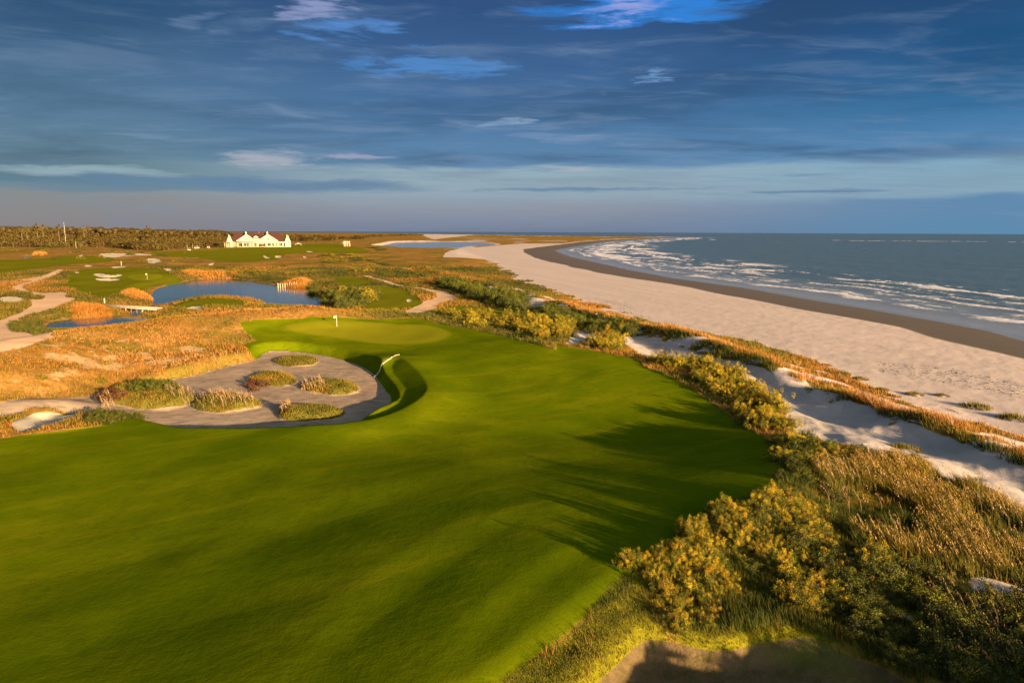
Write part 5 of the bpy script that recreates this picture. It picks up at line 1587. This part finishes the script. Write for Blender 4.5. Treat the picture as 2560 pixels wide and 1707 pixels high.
def clubhouse():
    bz = float(at(CLUB[:1], CLUB[1:])[0])
    yaw = -math.atan2(CLUB[0], CLUB[1]) 
    root = empty('clubhouse', (CLUB[0], CLUB[1], bz - 0.3), yaw)
    tag(root, "long cream clubhouse with twin gables and dark red roof beyond the fairways", 'clubhouse')
    K = 0.0425
    X = lambda c: (c - 1110) * K           # plan distances along the front
    Z = lambda c: (592 - c) * K
    yf = 0.0
    part('wall', box(((X(430) + X(1860)) / 2, 9, Z(440) / 2 + 0.1), (X(1860) - X(430), 16, Z(440))), WHITE, root)
    # main roof: hipped prism behind the gables
    x0, x1 = X(400), X(1880); e = Z(438) + 0.25; rz_ = Z(190)
    poly_part('roof', [(x0, -0.5, e), (x1, -0.5, e), (x1, 18.5, e), (x0, 18.5, e), (X(520), 9, rz_), (X(1700), 9, rz_)], [[0, 1, 5, 4], [1, 2, 5], [2, 3, 4, 5], [3, 0, 4], [3, 2, 1, 0]], ROOF, root)
    def gable(xl, xa, xr, zl, za, zr, y0, y1, name='gable'):
        g = poly_part(name, [(xl, y0, Z(432)), (xr, y0, Z(432)), (xr, y0, zr), (xa, y0, za), (xl, y0, zl), (xl, y1, Z(432)), (xr, y1, Z(432)), (xr, y1, zr), (xa, y1, za), (xl, y1, zl)],
                      [[0, 1, 2, 3, 4], [9, 8, 7, 6, 5], [0, 5, 6, 1], [1, 6, 7, 2], [0, 4, 9, 5], [2, 7, 8, 3], [3, 8, 9, 4]], WHITE, root)
        t = 0.35; ov = 0.7
        for (xa_, za_, xb_, zb_) in ((xl, zl, xa, za), (xa, za, xr, zr)):
            poly_part('roof', [(xa_, y0 - ov, za_ + 0.02), (xb_, y0 - ov, zb_ + 0.02), (xb_, y1, zb_ + 0.02), (xa_, y1, za_ + 0.02), (xa_, y0 - ov, za_ + t), (xb_, y0 - ov, zb_ + t), (xb_, y1, zb_ + t), (xa_, y1, za_ + t)],
                      [[3, 2, 1, 0], [4, 5, 6, 7], [0, 1, 5, 4], [2, 3, 7, 6], [1, 2, 6, 5], [3, 0, 4, 7]], ROOF, root)
            d = np.array([xb_ - xa_, zb_ - za_]); d /= np.linalg.norm(d); nn = np.array([-d[1], d[0]]) * 0.55
            if nn[1] < 0: nn = -nn
            a_ = np.array([xa_, za_]) ; b_ = np.array([xb_, zb_])
            poly_part('bargeboard', [(a_[0], y0 - ov - 0.12, a_[1]), (b_[0], y0 - ov - 0.12, b_[1]), (b_[0] + nn[0], y0 - ov - 0.12, b_[1] + nn[1]), (a_[0] + nn[0], y0 - ov - 0.12, a_[1] + nn[1]),
                                     (a_[0], y0 - ov - 0.01, a_[1]), (b_[0], y0 - ov - 0.01, b_[1]), (b_[0] + nn[0], y0 - ov - 0.01, b_[1] + nn[1]), (a_[0] + nn[0], y0 - ov - 0.01, a_[1] + nn[1])],
                      [[0, 1, 2, 3], [7, 6, 5, 4], [0, 4, 5, 1], [3, 2, 6, 7]], TRIM, root)
        return g
    def window(x, z, w, h, y=-0.06):
        f = part('window', box((x, y, z), (w + 0.3, 0.10, h + 0.3)), TRIM, root)
        o = part('pane', box((x, y - 0.065, z), (w, 0.04, h)), GLASS, f)
        return f
    gable(X(540), X(810), X(1000), Z(430), Z(240), Z(385), -1.2, 12)
    gable(X(1190), X(1375), X(1640), Z(365), Z(240), Z(425), -1.2, 12)
    part('upper_wall', box(((X(960) + X(1225)) / 2, 3.0, (Z(432) + Z(352)) / 2), (X(1225) - X(960), 7.0, Z(352) - Z(432))), WHITE, root)
    poly_part('roof', [(X(950), -1.0, Z(350)), (X(1235), -1.0, Z(350)), (X(1235), 8, Z(250)), (X(950), 8, Z(250)), (X(950), -1.0, Z(346)), (X(1235), -1.0, Z(346)), (X(1235), 8, Z(246)), (X(950), 8, Z(246))], [[3, 2, 1, 0], [4, 5, 6, 7], [0, 1, 5, 4], [1, 2, 6, 5], [3, 0, 4, 7]], ROOF, root)
    # small dormer between the gables
    poly_part('dormer', [(X(985), -1.3, Z(325)), (X(1125), -1.3, Z(325)), (X(1110), -1.3, Z(305)), (X(1055), -1.3, Z(276)), (X(1000), -1.3, Z(305)), (X(985), 3, Z(325)), (X(1125), 3, Z(325)), (X(1110), 3, Z(305)), (X(1055), 3, Z(276)), (X(1000), 3, Z(305))],
              [[0, 1, 2, 3, 4], [9, 8, 7, 6, 5], [0, 5, 6, 1], [1, 6, 7, 2], [2, 7, 8, 3], [3, 8, 9, 4], [4, 9, 5, 0]], TRIM, root)
    for x in (950, 1003, 1058, 1108, 1160, 1205): window(X(x), Z(385), 0.75, 1.0, -0.56)
    for x in (870, 835): window(X(x), Z(370), 0.5, 2.0, -1.26)
    window(X(1385), Z(365), 1.0, 2.8, -1.26); window(X(1345), Z(370), 0.6, 1.6, -1.26); window(X(1425), Z(370), 0.6, 1.6, -1.26); window(X(790), Z(370), 0.9, 2.0, -1.26)
    # balcony and veranda along the front
    part('balcony', box(((X(555) + X(1645)) / 2, -2.0, Z(433)), (X(1645) - X(555), 3.2, 0.35)), WOODD, root)  # balcony floor; its dark tone stands in for the rail's shadow line
    part('balcony_rail', box(((X(555) + X(1645)) / 2, -3.55, Z(425)), (X(1645) - X(555), 0.12, 0.7)), TRIM, root)
    part('beam', box(((X(560) + X(1850)) / 2, -3.4, Z(458)), (X(1850) - X(560), 0.3, 0.9)), TRIM, root)
    part('terrace', box(((X(560) + X(1850)) / 2, -2.2, 0.25), (X(1850) - X(560), 4.4, 0.7)), TRIM, root)
    for x in (565, 700, 722, 905, 985, 1075, 1100, 1320, 1340, 1460, 1560, 1640, 1760, 1845):
        part('column', box((X(x), -3.4, Z(460) / 2), (0.55, 0.55, Z(460))), TRIM, root)
    for x, w in ((640, 3.0), (765, 2.6), (830, 1.6), (945, 0.8), (1005, 0.9), (1050, 0.9), (1380, 2.4), (1430, 1.4), (1500, 1.4), (1560, 0.9), (1610, 1.0), (1690, 1.2), (1735, 1.6)):
        window(X(x), Z(525), w, 2.6, 0.94 - 1.0 + 0.96)
    d = part('door', box((X(1205), 0.86, Z(545)), (X(1290) - X(1125), 0.2, 3.6)), DOORM, root)
    part('pane', box((X(1205), 0.74, Z(515)), (6.2, 0.04, 1.3)), GLASS, d)
    # cupolas on the gables
    for x in (800, 1365):
        c = part('cupola', box((X(x), 1.5, Z(215)), (1.5, 1.5, 2.4)), TRIM, root)
        V, F = tube((X(x), 1.5, Z(190)), (X(x), 1.5, Z(150)), 1.0, 0.08, 6)
        part('finial', (V, F), TRIM, c)
    # end pavilions with steep little gables
    def tower(xl, xr, zt, ze, name, y0, y1):
        xm = (xl + xr) / 2
        poly_part(name, [(xl, y0, 0), (xr, y0, 0), (xr, y0, ze), (xm + 0.5, y0, zt), (xm - 0.5, y0, zt), (xl, y0, ze), (xl, y1, 0), (xr, y1, 0), (xr, y1, ze), (xm + 0.5, y1, zt), (xm - 0.5, y1, zt), (xl, y1, ze)],
                  [[0, 1, 2, 3, 4, 5], [11, 10, 9, 8, 7, 6], [0, 6, 7, 1], [1, 7, 8, 2], [0, 5, 11, 6]], WHITE, root)
        poly_part('roof', [(xr + 0.3, y0 - 0.4, ze), (xm + 0.5, y0 - 0.4, zt + 0.3), (xm - 0.5, y0 - 0.4, zt + 0.3), (xl - 0.3, y0 - 0.4, ze), (xr + 0.3, y1, ze), (xm + 0.5, y1, zt + 0.3), (xm - 0.5, y1, zt + 0.3), (xl - 0.3, y1, ze)],
                  [[0, 1, 5, 4], [1, 2, 6, 5], [2, 3, 7, 6]], ROOF, root)
    tower(X(1825), X(1985), Z(258), Z(440), 'end_pavilion', -1.5, 14)
    tower(X(290), X(440), Z(258), Z(430), 'end_pavilion', -1.0, 14)
    part('finial', tube((X(1885), -1, Z(270)), (X(1885), -1, Z(240)), 0.5, 0.2, 6), TRIM, root)
    part('finial', tube((X(348), -1, Z(270)), (X(348), -1, Z(240)), 0.4, 0.15, 6), TRIM, root)
    poly_part('porch_roof', [(X(225), -3, Z(458)), (X(395), -3, Z(458)), (X(380), 3, Z(415)), (X(270), 3, Z(415)), (X(225), -3, Z(465)), (X(395), -3, Z(465)), (X(225), 6, Z(458)), (X(395), 6, Z(458))], [[0, 1, 2, 3], [4, 5, 1, 0], [6, 0, 3], [1, 7, 2], [6, 3, 2, 7]], PORCH, root)
    part('porch_wall', box((X(320), 2.5, Z(530) ), (X(385) - X(270), 7, 5.0)), WHITE, root)
    for x in (235, 385): part('column', box((X(x), -2.8, Z(530)), (0.4, 0.4, 5.4)), TRIM, root)
    for x, z in ((1120, 212), (1155, 205)): part('chimney', box((X(x), 9.6, Z(z)), (1.2, 1.2, 3.0)), PORCH, root)
    window(X(445), Z(505), 1.0, 2.8, 0.9)

    root.scale = (0.94, 0.94, 0.94)


clubhouse()


def flagstick(px_, py_, lb, h=2.3, dz=0.2):
    p = raycast([(px_, py_)], dz)[0]
    z = float(at(p[:1], p[1:])[0])
    root = empty('flagstick', (p[0], p[1], z))
    part('pole', tube((0, 0, -0.1), (0, 0, h), 0.035, 0.03, 8), POLEM, root)
    n = 8
    V = []; F = []
    for i in range(n + 1):
        u = i / n
        for zz in (h - 0.02, h - 0.5):
            V.append((-u * 0.65, 0.06 * math.sin(u * 6), zz - 0.18 * u)); V.append((-u * 0.65, 0.06 * math.sin(u * 6) + 0.02, zz - 0.18 * u))
    for i in range(n):
        a = i * 4; b = a + 4
        F += [[a, a + 2, b + 2, b], [a + 1, b + 1, b + 3, a + 3], [a, b, b + 1, a + 1], [a + 2, a + 3, b + 3, b + 2]]
    poly_part('flag', V, F, FLAGM, root)
    part('cup', tube((0, 0, 0.005), (0, 0, 0.012), 0.09, 0.09, 10), WOODD, root)
    tag(root, lb, 'flag', 'flagsticks on the putting greens')


flagstick(842.3, 816.5, "pale flagstick standing on the near putting green", 2.4)
flagstick(368.3, 698, "thin flagstick on the small far green behind the white bunkers", 2.6)


def footbridge():
    a, b = at_z([(221, 760.5), (398.6, 772.5)], 2.9)
    d = b - a; L = np.linalg.norm(d); d /= L
    root = empty('footbridge', (a[0], a[1], 0), math.atan2(d[1], d[0]))
    tag(root, "long plank footbridge on pilings between the two ponds", 'bridge')
    n = int(L / 0.45)
    V, F = box((0, 0, 0), (0.40, 2.0, 0.09))
    me = None
    for i in range(n):
        if me is None:
            o = part('plank', (V, F), WOOD, root); me = o.data
        else:
            o = bpy.data.objects.new('plank', me); COL.objects.link(o); o.parent = root
        o.location = (0.22 + i * 0.45, rnd.uniform(-0.02, 0.02), 2.9 + 0.1 * math.sin(i / n * 3.14))
    for sgn in (-0.85, 0.85):
        part('girder', box((L / 2, sgn, 2.72), (L, 0.14, 0.24)), WOOD, root)
        part('kerb_rail', box((L / 2, sgn * 1.12, 3.08), (L, 0.12, 0.16)), PALE, root)
    for k in range(9):
        x = L * (0.34 + 0.62 * k / 8)
        for sgn in (-0.8, 0.8):
            part('piling', tube((x, sgn, 0.6), (x, sgn, 2.62), 0.15, 0.14, 8), PALE if (k + (sgn > 0)) % 3 == 0 else WOODD, root)
        part('cross_beam', box((x, 0, 2.52), (0.2, 2.0, 0.16)), WOODD, root)
footbridge()


def bank_edging():
    """timber boards set up the steep bunker bank"""
    p = raycast([(936, 927), (998, 898.5)], -0.4)
    a, b = p
    d = b - a; L = np.linalg.norm(d); d /= L
    root = empty('timber_edging', (a[0], a[1], 0), math.atan2(d[1], d[0]))
    tag(root, "straight pale timber edging running up the steep bunker bank", 'edging')
    n = max(5, int(L / 1.6))
    st = L / n
    for i in range(n):
        q0 = a + d * st * i; q1 = a + d * st * (i + 1)
        z0 = float(at(q0[:1], q0[1:])[0]); z1 = float(at(q1[:1], q1[1:])[0])
        x0, x1 = st * i + 0.02, st * (i + 1) - 0.02
        V = [(x0, -0.12, z0 - 0.3), (x1, -0.12, z1 - 0.3), (x1, 0.12, z1 - 0.3), (x0, 0.12, z0 - 0.3), (x0, -0.12, z0 + 0.12), (x1, -0.12, z1 + 0.12), (x1, 0.12, z1 + 0.12), (x0, 0.12, z0 + 0.12)]
        poly_part('board', V, [[3, 2, 1, 0], [4, 5, 6, 7], [0, 1, 5, 4], [1, 2, 6, 5], [2, 3, 7, 6], [3, 0, 4, 7]], PALE, root)
        part('post', tube((x0, 0.0, z0 - 0.4), (x0, 0.0, z0 + 0.2), 0.06, 0.05, 8), WOOD, root)
bank_edging()


def cart(px_, py_, rz, lb):
    p = at_z([(px_, py_)], 3.8)[0]
    z = float(at(p[:1], p[1:])[0])
    root = empty('golf_cart', (p[0], p[1], z), rz)
    part('body', join([box((0, 0, 0.5), (2.3, 1.15, 0.35)), box((0.95, 0, 0.8), (0.35, 1.1, 0.35)), box((-0.85, 0, 0.85), (0.7, 1.1, 0.4))]), TRIM, root)
    part('seat', join([box((-0.25, 0, 0.85), (0.5, 1.05, 0.22)), box((-0.5, 0, 1.15), (0.14, 1.05, 0.5))]), WOOD, root)
    part('canopy', box((0, 0, 1.95), (1.9, 1.25, 0.1)), TRIM, root)
    for sx_ in (-0.85, 0.85):
        for sy_ in (-0.55, 0.55):
            part('roof_post', tube((sx_, sy_, 0.7), (sx_ * 0.95, sy_, 1.92), 0.03, 0.03, 6), WOODD, root)
            V, F = tube((sx_, sy_ - 0.1, 0.25), (sx_, sy_ + 0.1, 0.25), 0.25, 0.25, 12)
            part('wheel', (V, F), WOODD, root)
    tag(root, lb, 'golf cart', 'golf carts parked left of the clubhouse')
    root.scale = (1.3, 1.3, 1.3)
for a_ in ((521.5, 624, 0.1, "white golf cart nearest the clubhouse"), (489.5, 625, 0.4, "white golf cart between the small palms and the clubhouse"), (495, 624.5, 1.2, "white golf cart end-on beside another cart"), (473, 628, 0.0, "leftmost white golf cart on the grass by the palms"), (521.5, 617, 0.2, "white golf cart in the shade of the wood beside the clubhouse")):
    cart(*a_)


def pavilion():
    p = at_z([(868, 616)], 3.8)[0]
    z = float(at(p[:1], p[1:])[0])
    root = empty('open_pavilion', (p[0], p[1], z), 0.1)
    for x in (-3.6, -1.6, 0.6, 3.2):
        part('post', box((x, -1.5, 3.6), (0.9, 0.5, 7.2)), TRIM, root)
    part('roof_slab', box((-2.2, 0, 5.6), (9.5, 4, 0.5)), TRIM, root)
    part('lower_slab', box((-4.4, 0, 4.0), (6.5, 3.6, 0.4)), PALE, root)
    part('back_wall', box((0, 2.0, 2.0), (8, 0.3, 3.8)), PORCH, root)
    tag(root, "open white structure with tall posts near the lagoon shore", 'pavilion')
    q = at_z([(746, 613)], 3.8)[0]
    z = float(at(q[:1], q[1:])[0])
    r2 = empty('marquee', (q[0], q[1], z), 0.0)
    poly_part('roof', [(-4, -2, 2.2), (4, -2, 2.2), (4, 2, 2.2), (-4, 2, 2.2), (0, 0, 3.6)], [[0, 1, 4], [1, 2, 4], [2, 3, 4], [3, 0, 4], [3, 2, 1, 0]], TRIM, r2)
    for x in (-3.8, 3.8):
        for y in (-1.8, 1.8): part('post', tube((x, y, 0), (x, y, 2.2), 0.08, 0.08, 6), POLEM, r2)
    tag(r2, "small white tent just right of the clubhouse", 'tent')
    # mast above the wood
    d = px_dir([160], [561])[0]; hh = math.hypot(d[0], d[1]); r = 1000.0
    x, y = d[0] / hh * r, d[1] / hh * r; top = CAM_Z + d[2] / hh * r
    m_ = empty('mast', (x, y, 3))
    part('pole', tube((0, 0, 0), (0, 0, top - 3.6), 0.12, 0.09, 8), POLEM, m_)
    part('antenna', tube((0, 0, top - 3), (0, 0, top), 0.1, 0.04, 6), POLEM, m_)
    tag(m_, "slender white mast rising above the wood", 'mast')
    # markers
    for (px_, py_, h, lb) in ((261.5, 757, 1.5, "short pale post with dark cap beside the footbridge"), (303.5, 664, 2.6, "pale marker stump on the sandy rough left of the far green")):
        q = at_z([(px_, py_)], 3.0)[0]; z = float(at(q[:1], q[1:])[0])
        mm = empty('marker_post', (q[0], q[1], z))
        part('shaft', tube((0, 0, -0.2), (0, 0, h), 0.22, 0.16, 8), PALE, mm)
        part('cap', tube((0, 0, h), (0, 0, h + 0.3), 0.24, 0.12, 8), WOODD, mm)
        tag(mm, lb, 'post')
    # row of stakes in the large pond
    for i in range(9):
        q = at_z([(500 + (718 + i * 21) / 3.675, 540 + 656 / 3.675)], 1.5)[0]
        st = mesh_object('stake', *tube((q[0], q[1], 0.8), (q[0] + rnd.uniform(-.1, .1), q[1], 3.4 + rnd.uniform(-.3, .4)), 0.24, 0.20, 6), PALE)
        tag(st, f"pale stake before the pond reeds, {ordinal(i + 1)} from the left", 'stake', 'stakes in the large pond')
pavilion()

# unused first prototypes must not be left standing at the origin
for pr in GOLD + DARK + RED + OAKS + PINES + TP + TPR + [PALM]:
    if pr.name not in USED:
        for ch in list(pr.children): bpy.data.objects.remove(ch)
        bpy.data.objects.remove(pr)
